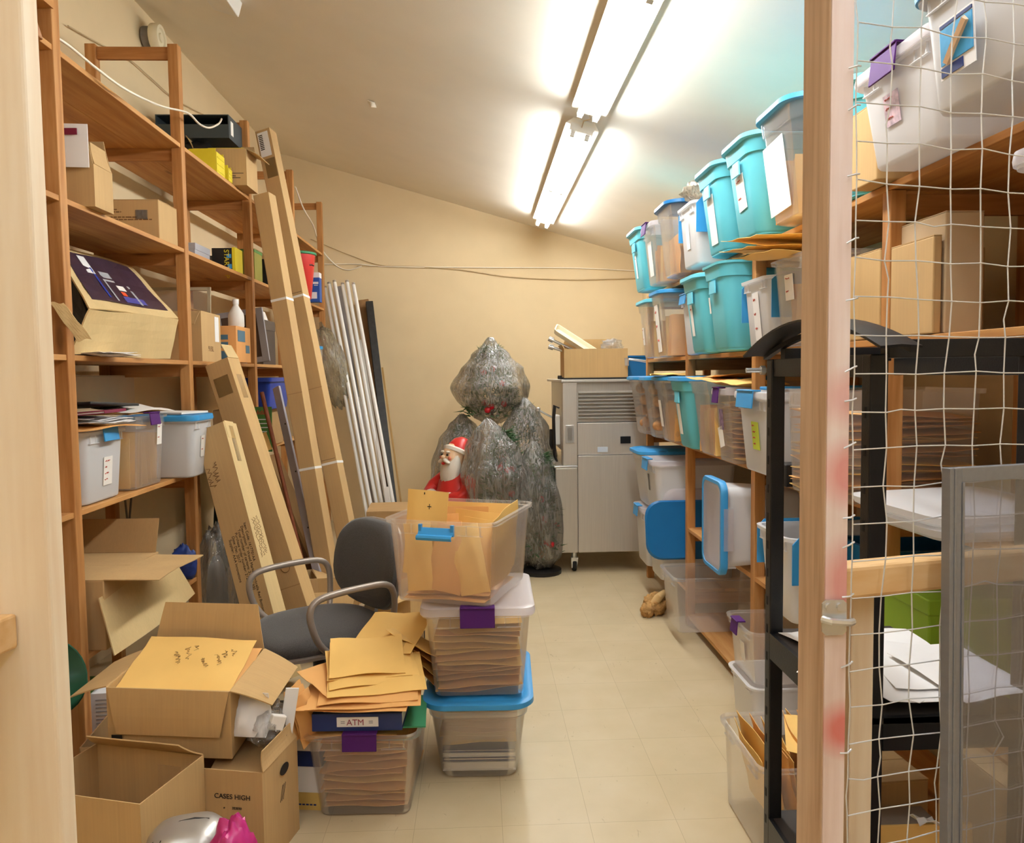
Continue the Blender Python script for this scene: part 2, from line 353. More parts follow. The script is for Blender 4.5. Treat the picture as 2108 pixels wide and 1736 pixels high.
# ------------------------------------------------------------------ ceiling lights
def fixture(y0, y1, label, x=.68, tm=TUBEM):
    M = TR(x, (y0+y1)/2, ceil_z(x)) @ RY(math.degrees(math.atan(.291))); L = y1-y0
    t = thing('fluorescent_light', label, 'ceiling light', M=M, group='fluorescent strip lights on the ceiling')
    h = MB().loft([[(-.106, -L/2, -.040), (.106, -L/2, -.040), (.07, -L/2, 0), (-.07, -L/2, 0)], [(-.106, L/2, -.040), (.106, L/2, -.040), (.07, L/2, 0), (-.07, L/2, 0)]])
    h.box(-.035, .035, -L/2, L/2, -.058, -.036); h.build('housing', ENAMEL, t)
    for sx in (-1, 1):
        for k in (0, 1):
            a, b = -L/2+.05+k*(L/2-.03), -L/2+.05+k*(L/2-.03)+L/2-.07
            tb = MB().tube([(sx*.047, a, -.082), (sx*.047, b, -.082)], .019, 10).build('tube', tm, t, True)
            for yy in (a-.012, b+.012): MB().box(sx*.047-.014, sx*.047+.014, yy-.012, yy+.012, -.104, -.03).build('lamp_holder', WHITE, t)
    MB().box(-.075, .075, -L/2-.002, -L/2+.045, -.075, -.03).build('end_plate', WHITE, t)
    return t
fixture(4.92, 7.92, 'farther white fluorescent strip light of the lit row on the sloping ceiling')
fixture(1.62, 4.64, 'nearer white fluorescent strip light of the lit row, cut by the top of the photo')
fixture(-1.6, 1.34, 'added fill strip light over the doorway, out of the picture', tm=TUBEFILL)  # unseen lamp added to fill the doorway with light
fixture(-2.7, .24, 'second added fill strip light over the front of the room, out of the picture', -.95, TUBEFILL)  # also added out of view, brightens the left post and boxes
w = MB().tube([(.66, 4.6, 3.10), (.69, 4.72, 3.085), (.66, 4.80, 3.10), (.665, 4.94, 3.10)], .004, 6)
single(w, 'light_cable', CABLET, 'short loose cable linking the two ceiling strip lights', 'cable')
# ------------------------------------------------------------------ wooden racks
def rack(name, label, xf, xb, ys, pw, ztop, shelves, sgn):
    t = thing(name, label, 'shelving rack', ((xf+xb)/2, sum(ys)/len(ys), 0)); ox, oy = t.location.x, t.location.y
    def P(x, y, z): return (x-ox, y-oy, z)
    for y in ys:
        for x0 in (xf, xb+sgn*pw):
            m = MB(); a, b = sorted((x0, x0-sgn*pw)); m.box(a-ox, b-ox, y-pw-oy, y-oy, 0, ztop(y)); m.build('post', POSTW, t, bevel=.003)
        zs = sorted({round(z, 3) for (z, bays) in shelves if any(abs(ys[i]-y) < .01 or abs(ys[i+1]-y) < .01 for i in bays)})
        for z in zs+([ztop(y)-.035] if ztop(y)-max(zs) > .2 else []):
            a, b = sorted((xf-sgn*pw, xb+sgn*pw)); top = z if z < ztop(y)-.1 else ztop(y)-.01
            MB().box(a-ox, b-ox, y-pw*.7-oy, y-pw*.3-oy, top-.065, top).build('rail', RAILW, t, bevel=.002)
    for z, bays in shelves:
        for i in bays:
            y0, y1 = ys[i]-pw*.5, ys[i+1]-pw*.5
            a, b = sorted((xf-.004*sgn, xb+.004*sgn)); n = 2; wdt = (b-a)/n
            m = MB()
            for k in range(n): m.box(a+k*wdt+.001-ox, a+(k+1)*wdt-.001-ox, y0+.002-oy, y1-.002-oy, z, z+.022)
            m.build('shelf_board', PINE, t, bevel=.002)
    return t
XL, XR = -1.567, 1.266
LY = [1.86, 3.10, 4.35, 5.59, 6.88, 8.12]
rack('storage_rack', 'tall unpainted wooden rack filling the left wall, full of boxes', XL, -2.05, LY, .054, lambda y: 3.34 if y > 1.9 else 3.3,
     [(2.80, (0, 1, 2, 3, 4)), (2.245, (0, 1, 2, 3, 4)), (1.645, (0, 1, 2, 3, 4)), (1.036, (0, 1, 2, 3)), (.455, (0, 1))], 1)
RYS = [1.25, 2.41, 3.57, 4.73, 5.86]
rack('storage_rack', 'wooden rack along the right wall, packed with plastic totes', XR, 1.75, RYS, .05, lambda y: 2.118,
     [(2.12, (0, 1, 2, 3)), (1.645, (0, 1, 2, 3)), (1.105, (0, 1, 2, 3)), (.59, (0, 1, 2)), (.20, (3,)), (.05, (0, 1, 2))], -1)
# planks stored above the rack at the top left
for k, (y0, y1, x, z, dz, lb) in enumerate([(1.9, 3.05, -1.66, 3.10, .03, 'loose wooden plank in the top left corner, lower of the two'), (1.95, 3.04, -1.72, 3.30, .03, 'loose wooden plank in the top left corner, higher of the two')]):
    single(MB().box(-.10, .10, 0, y1-y0, 0, dz), 'plank', PINE, lb, 'plank', loc=(x, y0, [2.95, 3.34][k]))
# ------------------------------------------------------------------ wooden partition at the doorway
YP = 1.0
t = thing('doorway_post', 'pale wooden stud at the left of the doorway with a short shelf end', 'wooden post', (-.60, YP, 0))
MB().box(-.04, .05, 0, .038, 0, 2.6).build('stud', STUD, t, bevel=.004)
c = aY(0, 1300, .98) - Vector((-.60, YP, 0))
m = MB(); z1 = aY(40, 1281, .96).z
p = lambda x, y, z: (x, y, z)
m.hexa([(-.20, -.30, z1-.045), (-.045, -.30, z1-.045), (.008, -.001, z1-.045), (-.20, -.001, z1-.045), (-.20, -.30, z1), (-.045, -.30, z1), (.008, -.001, z1), (-.20, -.001, z1)])
m.build('shelf_end', STUDX, t, bevel=.004)
a = aY(38, 0, 1.06)-Vector((-.60, YP, 0)); b = aY(62, 72, 1.06)-Vector((-.60, YP, 0))
MB().bar(a+(a-b)*2, b, .014, .04, (0, 1, 0)).build('brace', RAILW, t, bevel=.002)
# right-hand post with wire mesh, rail and brace
PX0 = aY(1645, 868, 1.1).x; PXM = aY(1700, 868, 1.1).x; PX1 = aY(1747, 868, 1.1).x
t = thing('wire_partition', 'wooden doorway post with red paint marks carrying a wire mesh panel on the right', 'partition', (PX0, 1.1, 0))
MB().box(PXM-PX0, PX1-PX0, 0, .092, 0, 2.45).build('stud', STUDB, t, bevel=.003)
MB().box(PXM-PX0+.001, PX1-PX0-.001, -.003, .0005, 0, 2.45).build('painted_face', STUDP, t, label='pinkish front face of the stud with red spray marks')
ca, sa = math.cos(math.radians(13)), math.sin(math.radians(13)); W0 = PX1-PX0
def wp(u, z, d=0): return Vector((W0+u*ca-d*sa, -.006+u*sa+d*ca, z))
cell = .0545; zz0 = .42; rnd = random.Random(4); mb = MB()
nu, nz = 9, 37
jit = [[Vector((rnd.gauss(0, .0022), rnd.gauss(0, .0012), rnd.gauss(0, .0018))) for j in range(nz)] for i in range(nu)]
def node(i, j): return wp(.004+i*cell, zz0+j*cell-.0006*i) + (jit[i][j] if i else jit[i][j]*.5)
for i in range(nu):
    pts = []
    for j in range(nz):
        pts.append(node(i, j))
        if rnd.random() < .12 and j < nz-1: pts.append(node(i, j).lerp(node(i, j+1), .5)+Vector((rnd.gauss(0, .005), 0, 0)))
    mb.tube(pts, .0011, 5)
for j in range(nz):
    pts = []
    for i in range(nu):
        pts.append(node(i, j)+Vector((0, -.0024, 0)))
        if rnd.random() < .10 and i < nu-1: pts.append(node(i, j).lerp(node(i+1, j), .5)+Vector((0, -.0024, rnd.gauss(0, .006))))
    mb.tube(pts, .0010, 5)
mb.build('wire_mesh', WIREM, t, True)
for q in [(145, 0), (225, 1), (366, 0), (497, 1), (620, 0), (760, 1), (826, 0), (916, 1), (1065, 0), (1120, 1), (1226, 0), (1365, 1), (1545, 0)]:
    c = wp(.002, aY(1750, q[0], 1.1).z); d = .012
    MB().tube([c+Vector((-d, -.002, -.004*q[1])), c+Vector((-.002, -.006, .002)), c+Vector((.006, 0, .004))], .0014, 5).build('staple', WIREM, t)
# hasp
hz = aY(1728, 1272, 1.09).z; M = TR(PXM-PX0+.012, -.006, hz)
h = MB().loft([[(x*.018, -.0005-.003*k, z*.026) for x, z in [(-1, -.8), (-.7, -1), (.7, -1), (1, -.8), (1, .8), (.7, 1), (-.7, 1), (-1, .8)]] for k in (0, 1)], M=M)
h.tube([(-.018, -.004, -.002), (-.01, -.016, -.002), (.016, -.016, -.004), (.024, -.01, -.004)], .0055, 8, M=M)
h.tube([(-.008, -.003, .016), (-.008, -.007, .016)], .006, 10, M=M); h.tube([(.008, -.003, .016), (.008, -.007, .016)], .006, 10, M=M)
h.build('hasp', CHROME, t, True)
# rail and short stud behind the mesh
ra, rb = aY(1752, 1190, 1.16), None
u0 = wp(-.02, 0, .035); u1 = wp(.62, 0, .035)
zt, zb = aY(1755, 1166, 1.14).z, aY(1755, 1247, 1.14).z
o = Vector((PX0, 1.1, 0))
MB().bar((u0.x, u0.y, (zt+zb)/2+.012), (u1.x, u1.y, (zt+zb)/2+.012), .045, zt-zb-.012).build('rail', STUDX, t, bevel=.006)
s0 = wp(.015, 0, .055)
sxa, sxb = aY(1752, 1300, 1.17).x-PX0, aY(1800, 1300, 1.17).x-PX0
MB().box(sxa, sxb, .07, .108, 0, zb+.012).build('stud', STUD, t, bevel=.003, label='short pale stud under the rail')
# framed screen pane leaning on the mesh
S0 = Vector((PX1, 1.1, 0))
def sp(u, z, d): return wp(u, z, d)+Vector((PX0, 1.1, 0))
u_s = .145; zts = aY(1945, 968, 1.08).z
M = frame(sp(u_s, .30, -.045), (ca, sa, 0), (0, .018, 1)); hS = (zts-.30)
t = thing('window_pane', 'grey aluminium framed window pane leaning against the wire mesh, lower right', 'window pane', M=M)
fw, Wd = .021, .5
m = MB(); m.box(0, fw, 0, hS, -.008, .008); m.box(Wd-fw, Wd, 0, hS, -.008, .008); m.box(fw, Wd-fw, hS-fw, hS, -.008, .008); m.box(fw, Wd-fw, 0, fw, -.008, .008)
m.box(fw, fw+.004, fw, hS-fw, .004, .010); m.box(fw*.35, fw*.55, 0, hS, .008, .0095)
m.build('frame', ALU, t, bevel=.002)
MB().box(fw, Wd-fw, fw, hS-fw, -.0015, .0015).build('glass_pane', GLASSM, t)
# ------------------------------------------------------------------ builders for totes, boxes, envelopes
def tote(label, loc, rz, L, W, H, body=None, lid=None, latch=None, style='bin', taper=.88, r=.045, stick=None, cat='storage bin', name='storage_bin', group=None, M=None, flaps=None, sides=(-1, 1), latch_w=.13, hang=False, lidname='lid', front_only=False, recess=False):
    """box-shaped tote, long axis x, front end at -x, open at the top, wall 3 mm"""
    t = thing(name, label, cat, loc, rz, group, M); b = body or CLEAR; th = .003
    m = MB(); z = lambda f: H*f; R = []
    def ring(f, extra=0, zz=None):
        k = taper+(1-taper)*min(1, f); return rrect(L*k+extra*2-.03, W*k+extra*2-.03, r*(.75+.25*f)+max(0, extra)*.4, 8, z(f) if zz is None else zz)
    if style == 'tub':
        R = [ring(0, -.02), ring(.012, -.006), ring(.05), ring(.45), ring(.83), ring(.835, .007), ring(.97, .009), ring(.972, .017), ring(1.0, .017), ring(1.0, -th+.004), ring(.84, -th+.004), ring(.82, -th), ring(.3, -th), ring(0, -th, .006)]
    else:
        R = [ring(0, -.014), ring(.012, -.003), ring(.04), ring(.5), ring(.90), ring(.955), ring(.957, .014), ring(1.0, .015), ring(1.0, -th+.002), ring(.95, -th), ring(.3, -th), ring(0, -th, .006)]
    m.loft(R); m.build('body', b, t, 50)
    k = L/2-.015; kw = W/2-.015
    if style == 'bin' and b in (CLEAR, MILK, WHITEP):   # vertical ribs under the rim
        for sx in (-1, 1):
            m = MB()
            for yy in (.24, .36): m.box(-k*.985-.006, -k*.985+.002, sx*yy*W-.002, sx*yy*W+.002, H*.84, H*.955)
            m.box(-k*.99-.005, -k*.985+.002, min(sx*W*.38, sx*W*.17), max(sx*W*.38, sx*W*.17), H*.835, H*.845)
            m.build('rib', b, t)
    if recess:   # moulded hand grip under the rim
        m = MB(); m.loft([rrect(.008, .10, .003, 2, z=-.03), rrect(.008, .08, .003, 2, z=.03)], M=TR(-k*.985-.004, 0, H*.74)); m.build('grip', TEALL if b == TEAL else b, t)
    if lid:
        m = MB(); e = .012
        if style == 'tub': RR = [rrect(L+e, W+e, r+.02, 9, H-.012), rrect(L+e+.010, W+e+.010, r+.025, 9, H-.008), rrect(L+e+.008, W+e+.008, r+.025, 9, H+.010), rrect(L-.02, W-.02, r+.01, 9, H+.016), rrect(L-.05, W-.05, r, 9, H+.008), rrect(L-.09, W-.09, r, 9, H+.008), rrect(L-.12, W-.12, r, 9, H+.016)]
        else: RR = [rrect(L+.006, W+.006, r+.005, 6, H-.006), rrect(L+.010, W+.010, r+.008, 6, H+.004), rrect(L+.004, W+.004, r+.006, 6, H+.022), rrect(L-.03, W-.03, r, 6, H+.026), rrect(L-.07, W-.07, r, 6, H+.018)]
        m.loft(RR); m.build(lidname, lid, t, 50)
    if latch:
        ht = .026 if lid else .010
        for s in (sides if not front_only else (-1,)):
            m = MB(); x = s*(L/2+.009 if lid else k+.014); w2 = latch_w/2
            if hang:   # handle hinged down
                m.loft([[(x+s*a, -w2, zz), (x+s*a, w2, zz), (x+s*(a+.004), w2, zz), (x+s*(a+.004), -w2, zz)] for a, zz in [(.0, H*.93), (.006, H*.90), (.014, H*.86), (.030, H*.855), (.034, H*.83), (.030, H*.80)]])
                m.box(min(x, x+s*.012), max(x, x+s*.012), -w2, -w2+.012, H*.84, H*.97); m.box(min(x, x+s*.012), max(x, x+s*.012), w2-.012, w2, H*.84, H*.97)
            else:
                m.loft([[(x-s*.03, -w2, H+ht), (x-s*.03, w2, H+ht), (x-s*.03, w2, H+ht+.005), (x-s*.03, -w2, H+ht+.005)], [(x+s*.002, -w2, H+ht+.001), (x+s*.002, w2, H+ht+.001), (x+s*.005, w2, H+ht+.007), (x+s*.005, -w2, H+ht+.007)], [(x+s*.007, -w2, H-.045), (x+s*.007, w2, H-.045), (x+s*.013, w2, H-.045), (x+s*.013, -w2, H-.045)]], True, True)
                m.loft([[(x-s*.03, -w2, H+ht), (x-s*.03, w2, H+ht), (x-s*.03, w2, H+ht+.006), (x-s*.03, -w2, H+ht+.006)], [(x+s*.010, -w2, H+ht), (x+s*.010, w2, H+ht), (x+s*.010, w2, H+ht+.006), (x+s*.010, -w2, H+ht+.006)]])
            m.build('latch', latch, t, 40, bevel=.002)
    if flaps:   # lid halves hinged on the long sides and hanging down
        for s in (-1, 1):
            m = MB(); y0 = s*(kw+.018); prof = []
            g = [(-k*.98, H-.13), (k*.98, H-.13)]
            pts = [(-k*.98, H-.17), (-k*.98, H-.02), (-k*.98+.03, H+.012), (k*.98-.03, H+.012), (k*.98, H-.02), (k*.98, H-.17)]
            m.loft([[(x, y0, zz) for x, zz in pts], [(x, y0+s*.005, zz) for x, zz in pts]]); m.build('lid_flap', flaps, t)
    for q in (stick or ()):   # (y, z fraction, w, h, material, lines)
        yy, zf, w, h, mt, ln = q[:6]; tl = math.degrees(math.atan((1-taper)*L/2/H)); tw = q[6] if len(q) > 6 else 0
        xx = -(L*(taper+(1-taper)*zf)/2-.015)-.0035
        Ms = TR(xx, yy, H*zf) @ RZ(-90) @ RX(90+0) @ RZ(tw); Ms = Ms @ RX(-tl*-1 if False else 0)
        sticker(t, TR(xx, yy, H*zf) @ RY(-tl) @ RZ(-90) @ RX(90) @ RZ(tw), w, h, mt, lines=ln)
    return t
_env = {}
def env_mesh(kind, mat):
    key = (kind, mat.name)
    if key in _env: return _env[key]
    w, h = .33, .255; th = {'flat': .004, 'thin': .007, 'fat': .016, 'bulge': .028}[kind]; rnd = random.Random(hash(kind) % 97 if False else len(kind)*7)
    nu, nv = 9, 7; top = []; bot = []
    for i in range(nu):
        for j in range(nv):
            x = (i/(nu-1)-.5); y = (j/(nv-1)-.5); e = max(0, 1-(2*abs(x))**4)*max(0, 1-(2*abs(y))**4); wv = .004*math.sin(7*x+3*y+th*400)+.003*math.sin(11*y-4*x)
            zz = th*.5*e+.0008; wv *= (1 if kind != 'flat' else .6)
            top.append((x*w, y*h, zz+wv)); bot.append((x*w, y*h, -zz+wv))
    m = MB(); n = nu*nv; ix = lambda i, j: i*nv+j; fs = []
    for i in range(nu-1):
        for j in range(nv-1):
            fs.append((ix(i, j), ix(i+1, j), ix(i+1, j+1), ix(i, j+1))); fs.append((n+ix(i, j), n+ix(i, j+1), n+ix(i+1, j+1), n+ix(i+1, j)))
    for i in range(nu-1): fs.append((ix(i, 0), n+ix(i, 0), n+ix(i+1, 0), ix(i+1, 0))); fs.append((ix(i, nv-1), ix(i+1, nv-1), n+ix(i+1, nv-1), n+ix(i, nv-1)))
    for j in range(nv-1): fs.append((ix(0, j), ix(0, j+1), n+ix(0, j+1), n+ix(0, j))); fs.append((ix(nu-1, j), n+ix(nu-1, j), n+ix(nu-1, j+1), ix(nu-1, j+1)))
    m.add(top+bot, fs); me = m.mesh('manila_envelope', mat, 50); _env[key] = me; return me
def env(label, M, kind='thin', mat=None, group=None, sx=1, sy=1, name='manila_envelope'):
    o = bpy.data.objects.new(name, env_mesh(kind, mat or MANILA)); COL.objects.link(o)
    o.matrix_world = M @ Matrix.Diagonal((sx, sy, 1, 1)); return tag(o, label, 'envelope', group)
def wM(t): bpy.context.view_layer.update(); return t.matrix_world.copy()
def stack(t, n, H0, H1, L, W, label, group, rnd, mat=(MANILA2, MANILA2, MANILA), kinds=('fat', 'fat', 'bulge', 'thin'), tilt=2.5, jitter=.01, rot90=True):
    """n envelopes lying in a pile inside tote t, from height H0 to H1"""
    Mw = t.matrix_world
    for i in range(n):
        z = H0+(H1-H0)*(i+.5)/n
        env(label, Mw @ TR(rnd.uniform(-jitter, jitter), rnd.uniform(-jitter, jitter), z) @ RZ((90 if rot90 else 0)+rnd.uniform(-2, 2)) @ RX(rnd.uniform(-tilt, tilt)*.6) @ RY(rnd.uniform(-tilt, tilt)), rnd.choice(kinds), rnd.choice(mat), group, sx=W/.33 if rot90 else L/.33, sy=L/.255 if rot90 else W/.255)
def upright(t, n, L, W, H, label, group, rnd, z0=.008, mat=(MANILA, MANILA2), lean=14, along='y'):
    """n envelopes standing on edge in tote t, seen through its wall"""
    Mw = t.matrix_world
    for i in range(n):
        f = (i+.5)/n-.5; hh = min(H*.86, .255); s = rnd.uniform(.86, 1)
        if along == 'y': Mx = TR(rnd.uniform(-.01, .01), f*W, z0+hh*.5*s) @ RX(90+rnd.uniform(-lean, lean)*.6) @ RY(rnd.uniform(-5, 5))
        else: Mx = TR(f*L, rnd.uniform(-.008, .008), z0+hh*.5*s) @ RZ(90) @ RX(90+rnd.uniform(-lean, lean)*.6) @ RY(rnd.uniform(-4, 4))
        env(label, Mw @ Mx, rnd.choice(('thin', 'fat', 'bulge')), rnd.choice(mat), group, sx=((L if along == 'y' else W)*.9)/.33, sy=hh/.255*s)
def carton(label, loc, rz, w, d, h, flaps=None, mat=None, closed=False, fl=None, tape=False, cat='cardboard box', name='cardboard_box', M=None, group=None, flapmat=None):
    """w along x, d along y; flaps: dict of side ('x-','x+','y-','y+') to opening angle, 0 = upright, 90 = level outwards"""
    t = thing(name, label, cat, loc, rz, group, M); mt = mat or CB; e = .004; m = MB()
    if closed:
        m.box(-w/2, w/2, -d/2, d/2, 0, h); m.build('body', mt, t, bevel=.004)
        fm = MB(); fm.box(-w/2+.001, w/2-.001, -d/2+.001, -.001, h, h+.003); fm.box(-w/2+.001, w/2-.001, .001, d/2-.001, h, h+.003); fm.build('top_flap', mt, t)
        if tape: MB().box(-w/2-.001, w/2+.001, -.025, .025, h+.003, h+.004).build('tape', TAPEM, t)
        return t
    m.box(-w/2, w/2, -d/2, d/2, 0, e); m.box(-w/2, -w/2+e, -d/2, d/2, e, h); m.box(w/2-e, w/2, -d/2, d/2, e, h); m.box(-w/2+e, w/2-e, -d/2, -d/2+e, e, h); m.box(-w/2+e, w/2-e, d/2-e, d/2, e, h)
    m.build('body', mt, t)
    F = fl or d/2
    for s, a in (flaps or {}).items():
        if isinstance(a, tuple): a, F2 = a
        else: F2 = F
        ax, sg = s[0], (1 if s[1] == '+' else -1); lg = (d if ax == 'x' else w)-.006
        g = [[((i/4-.5)*lg*(1-.03*j), 0, F2*j/5) for j in range(6)] for i in range(5)]
        g = [[(x, .004*math.sin(3*z/F2)+.002*math.sin(9*x), z) for x, y, z in r] for r in g]
        Mx = {'y-': RZ(0), 'y+': RZ(180), 'x-': RZ(-90), 'x+': RZ(90)}[s]; off = {'y-': (0, -d/2), 'y+': (0, d/2), 'x-': (-w/2, 0), 'x+': (w/2, 0)}[s]
        MB().slab(g, e).build('flap', flapmat or mt, t, M=TR(off[0], off[1], h) @ Mx @ RX(a))
    return t
def book(name, label, cat, M, w, d, h, cover, pages=PAPER, group=None):
    """closed book, binder or folder lying flat: spine on the -y side"""
    t = thing(name, label, cat, M=M, group=group); c = .003
    m = MB(); m.box(-w/2, w/2, -d/2, d/2, 0, c); m.box(-w/2, w/2, -d/2, d/2, h-c, h); m.box(-w/2, w/2, -d/2, -d/2+c, c, h-c); m.build('cover', cover, t, bevel=.001)
    MB().box(-w/2+.004, w/2-.004, -d/2+c+.001, d/2-.006, c, h-c).build('pages', pages, t); return t
def sheets(n, M, label, group, name='paper_sheet', w=.216, d=.279, spread=.02, rnd=random, mat=PAPER, ang=8, cat='paper'):
    for i in range(n):
        g = [[(w*(a/4-.5), d*(b/4-.5), .004*math.sin(a*1.3+b+i)) for b in range(5)] for a in range(5)]
        single(MB().slab(g, .001), name, mat, label, cat, M=M @ TR(rnd.uniform(-spread, spread), rnd.uniform(-spread, spread), .004+i*.004) @ RZ(rnd.uniform(-ang, ang)), smooth=True, group=group)
# ------------------------------------------------------------------ left rack: top shelf
R4 = random.Random(21)
S1, S2, S3, S4, S5 = 2.823, 2.268, 1.668, 1.059, .478
t = thing('open_crate', 'dark grey open-fronted crate on top of a black bag, rack top shelf', 'crate', (-1.84, 5.40, 3.135))
m = MB(); w, d, h, e = .47, .30, .15, .006
m.box(-w/2, w/2, -d/2, d/2, 0, e); m.box(-w/2, w/2, -d/2, d/2, h-e, h); m.box(-w/2, -w/2+e, -d/2, d/2, e, h-e); m.box(w/2-e, w/2, -d/2, d/2, e, h-e); m.box(-w/2+e, w/2-e, d/2-e, d/2, e, h-e)
m.build('body', DARKG, t); MB().box(-w/2+e, w/2-e, -d/2, -d/2+e, e, h*.58).build('front_lip', DARKG, t)
MB().box(w/2, w/2+.002, -.11, -.06, .03, .12).build('label_sticker', TAG, t)
def blob(name, mat, label, cat, loc, sx, sy, sz, seed=0, amp=.18, fr=3.0, n=(16, 22), group=None, M=None, flat=True, parent=None):
    m = MB(); rings = []
    for i in range(n[0]+1):
        a = math.pi*i/n[0]; ring = []
        for k in range(n[1]):
            b = 2*math.pi*k/n[1]; p = Vector((math.sin(a)*math.cos(b), math.sin(a)*math.sin(b), -math.cos(a)))
            r = 1+amp*noise.noise(p*fr+Vector((seed, seed*2, 0)))+amp*.5*noise.noise(p*fr*2.7+Vector((seed, 0, seed)))
            q = Vector((p.x*sx*r, p.y*sy*r, p.z*sz*r))
            if flat: q.z = max(q.z, -sz*.86)
            ring.append(q+Vector((0, 0, sz*.86 if flat else 0)))
        rings.append(ring)
    m.loft(rings[1:-1])
    if parent: return m.build(name, mat, parent, 60, M=M or TR(*loc))
    return single(m, name, mat, label, cat, M=M or TR(*loc), smooth=60, group=group)
blob('black_bag', BLACKP, 'black plastic bag holding up the dark grey crate, rack top shelf', 'bag', (-1.86, 5.36, S1), .20, .19, .165, 3, .15)
def binbox(name, label, M, w, d, h, mat, cat, front=.55):
    t = thing(name, label, cat, M=M); e = .005; m = MB()
    m.box(-w/2, w/2, -d/2, d/2, 0, e); m.hexa([(-w/2, -d/2, e), (-w/2+e, -d/2, e), (-w/2+e, d/2, e), (-w/2, d/2, e), (-w/2, -d/2, h), (-w/2+e, -d/2, h), (-w/2+e, d/2, h), (-w/2, d/2, h)])
    m.box(w/2-e, w/2, -d/2, d/2, e, h*front); m.hexa([(-w/2+e, -d/2, e), (w/2-e, -d/2, e), (w/2-e, -d/2+e, e), (-w/2+e, -d/2+e, e), (-w/2+e, -d/2, h), (w/2-e, -d/2, h*front+.02), (w/2-e, -d/2+e, h*front+.02), (-w/2+e, -d/2+e, h)])
    m.hexa([(-w/2+e, d/2-e, e), (w/2-e, d/2-e, e), (w/2-e, d/2, e), (-w/2+e, d/2, e), (-w/2+e, d/2-e, h), (w/2-e, d/2-e, h*front+.02), (w/2-e, d/2, h*front+.02), (-w/2+e, d/2, h)])
    m.build('body', mat, t, bevel=.002); r = MB()
    for k in range(3): r.box(w/2, w/2+.003, -d/2+.01, d/2-.01, .02+k*h*front*.3, .026+k*h*front*.3)
    r.box(-w/2-.004, w/2, -d/2-.004, -d/2, h*.12, h*.16); r.build('rib', mat, t); return t
binbox('parts_bin', 'larger bright yellow plastic parts bin on the rack top shelf', TR(-1.67, 5.00, S1), .17, .15, .15, YELLOW, 'parts bin', .9)
binbox('parts_bin', 'small yellow plastic parts bin squeezed behind the larger yellow one', TR(-1.60, 5.14, S1), .06, .07, .10, YELLOW, 'parts bin', .8)
t = carton('cardboard box with printed oval and open flaps overhanging the rack top shelf', (-1.66, 5.34, S1), 0, .34, .25, .235, {'x+': (118, .10), 'y+': (25, .10), 'x-': (30, .1)}, CB, fl=.1)
MB().tube([(-.02+.05*math.cos(a/3), -.1265, .16+.02*math.sin(a/3)) for a in range(20)], .0018, 4).build('printed_oval', INK, t)
m = MB(); m.box(-.03, .15, -.1265, -.125, .075, .078)
for k in range(2): m.box(-.03, .13-.03*k, -.1265, -.125, .045+.012*k, .049+.012*k)
m.build('printed_lines', INK, t); MB().box(-.08, .15, -.10, -.02, .20, .245).build('yellow_tray', YELLOW, t)
# small grey device and cables on the wall
t = thing('wall_box', 'small grey electrical box on the left wall above the rack top shelf', 'electrical box', (-2.10, 4.78, 3.05)); MB().box(-.04, .04, -.08, .08, 0, .15).build('body', GREYP, t, bevel=.004); MB().box(.04, .043, -.05, .05, .03, .12).build('cover', GREY, t)
def cable(label, pts, r, mat=CABLE, group=None, name='cable'):
    P = [Vector(p) for p in pts]; out = []
    for i in range(len(P)-1):
        p0, p1, p2, p3 = P[max(i-1, 0)], P[i], P[i+1], P[min(i+2, len(P)-1)]
        for k in range(6):
            u = k/6; out.append(.5*((2*p1)+(p2-p0)*u+(2*p0-5*p1+4*p2-p3)*u*u+(3*p1-p0-3*p2+p3)*u**3))
    out.append(P[-1]); return single(MB().tube(out, r, 6), name, mat, label, 'cable', smooth=60, group=group)
cable('thick white cable drooping across the tops of the left rack', [aX(100, 68, -1.60), aX(140, 93, -1.58), aX(200, 142, -1.53), aX(260, 185, -1.50), aX(330, 218, -1.50), aX(385, 232, -1.50), aX(410, 255, -1.50), aX(430, 263, -1.50), aX(450, 255, -1.52), aX(456, 245, -1.56)], .0055)
cable('thin cable sagging along the left wall under the ceiling', [aX(140, 53, -2.12), aX(190, 82, -2.12), aX(265, 122, -2.12), aX(310, 160, -2.12), aX(365, 207, -2.12), aX(440, 246, -2.12)], .004, CABLET)
t = thing('alarm_horn', 'round cream alarm horn mounted high on the left wall', 'wall alarm', aX(298, 78, -2.13), 0)
mh = RY(90); MB().lathe([(.07, 0), (.07, .045), (.065, .052)], 20, mh).build('base', GREYP, t, True); MB().lathe([(.085, .052), (.088, .06), (.088, .095), (.08, .11), (.06, .11), (.055, .10), (.03, .10), (.028, .11)], 24, mh).build('horn', CREAM, t, True)
# ------------------------------------------------------------------ left rack: second shelf
t = carton('open cardboard box with a white paper pouch, second shelf by first rack post', (-1.69, 3.33, S2), 0, .31, .16, .17, {'y-': (2, .12), 'x+': (-12, .09), 'y+': (-5, .13)}, CB, fl=.12)
MB().slab([[(-.09+.235*i/4, -.100-.006*math.sin(i), .150+.17*j/4) for j in range(5)] for i in range(5)], .004).build('paper_pouch', PAPER, t); MB().box(-.05, .11, -.112, -.108, .275, .30).build('red_band', MAROON, t)
t = carton('closed cardboard box with four printed lines and shiny tape, second shelf', (-1.76, 4.155, S2), 0, .33, .24, .20, None, CB, closed=True, tape=True)
for k, (x0, x1, z) in enumerate([(-.155, -.04, .150), (-.155, -.02, .138), (-.155, .055, .112), (-.13, .13, .100), (-.05, .0, .060)]):
    m = MB(); x = x0
    while x < x1: l = R4.uniform(.012, .028); m.box(x, min(x+l, x1), -.1215, -.120, z, z+.0055); x += l+.005
    m.build('printed_line', INKB, t)
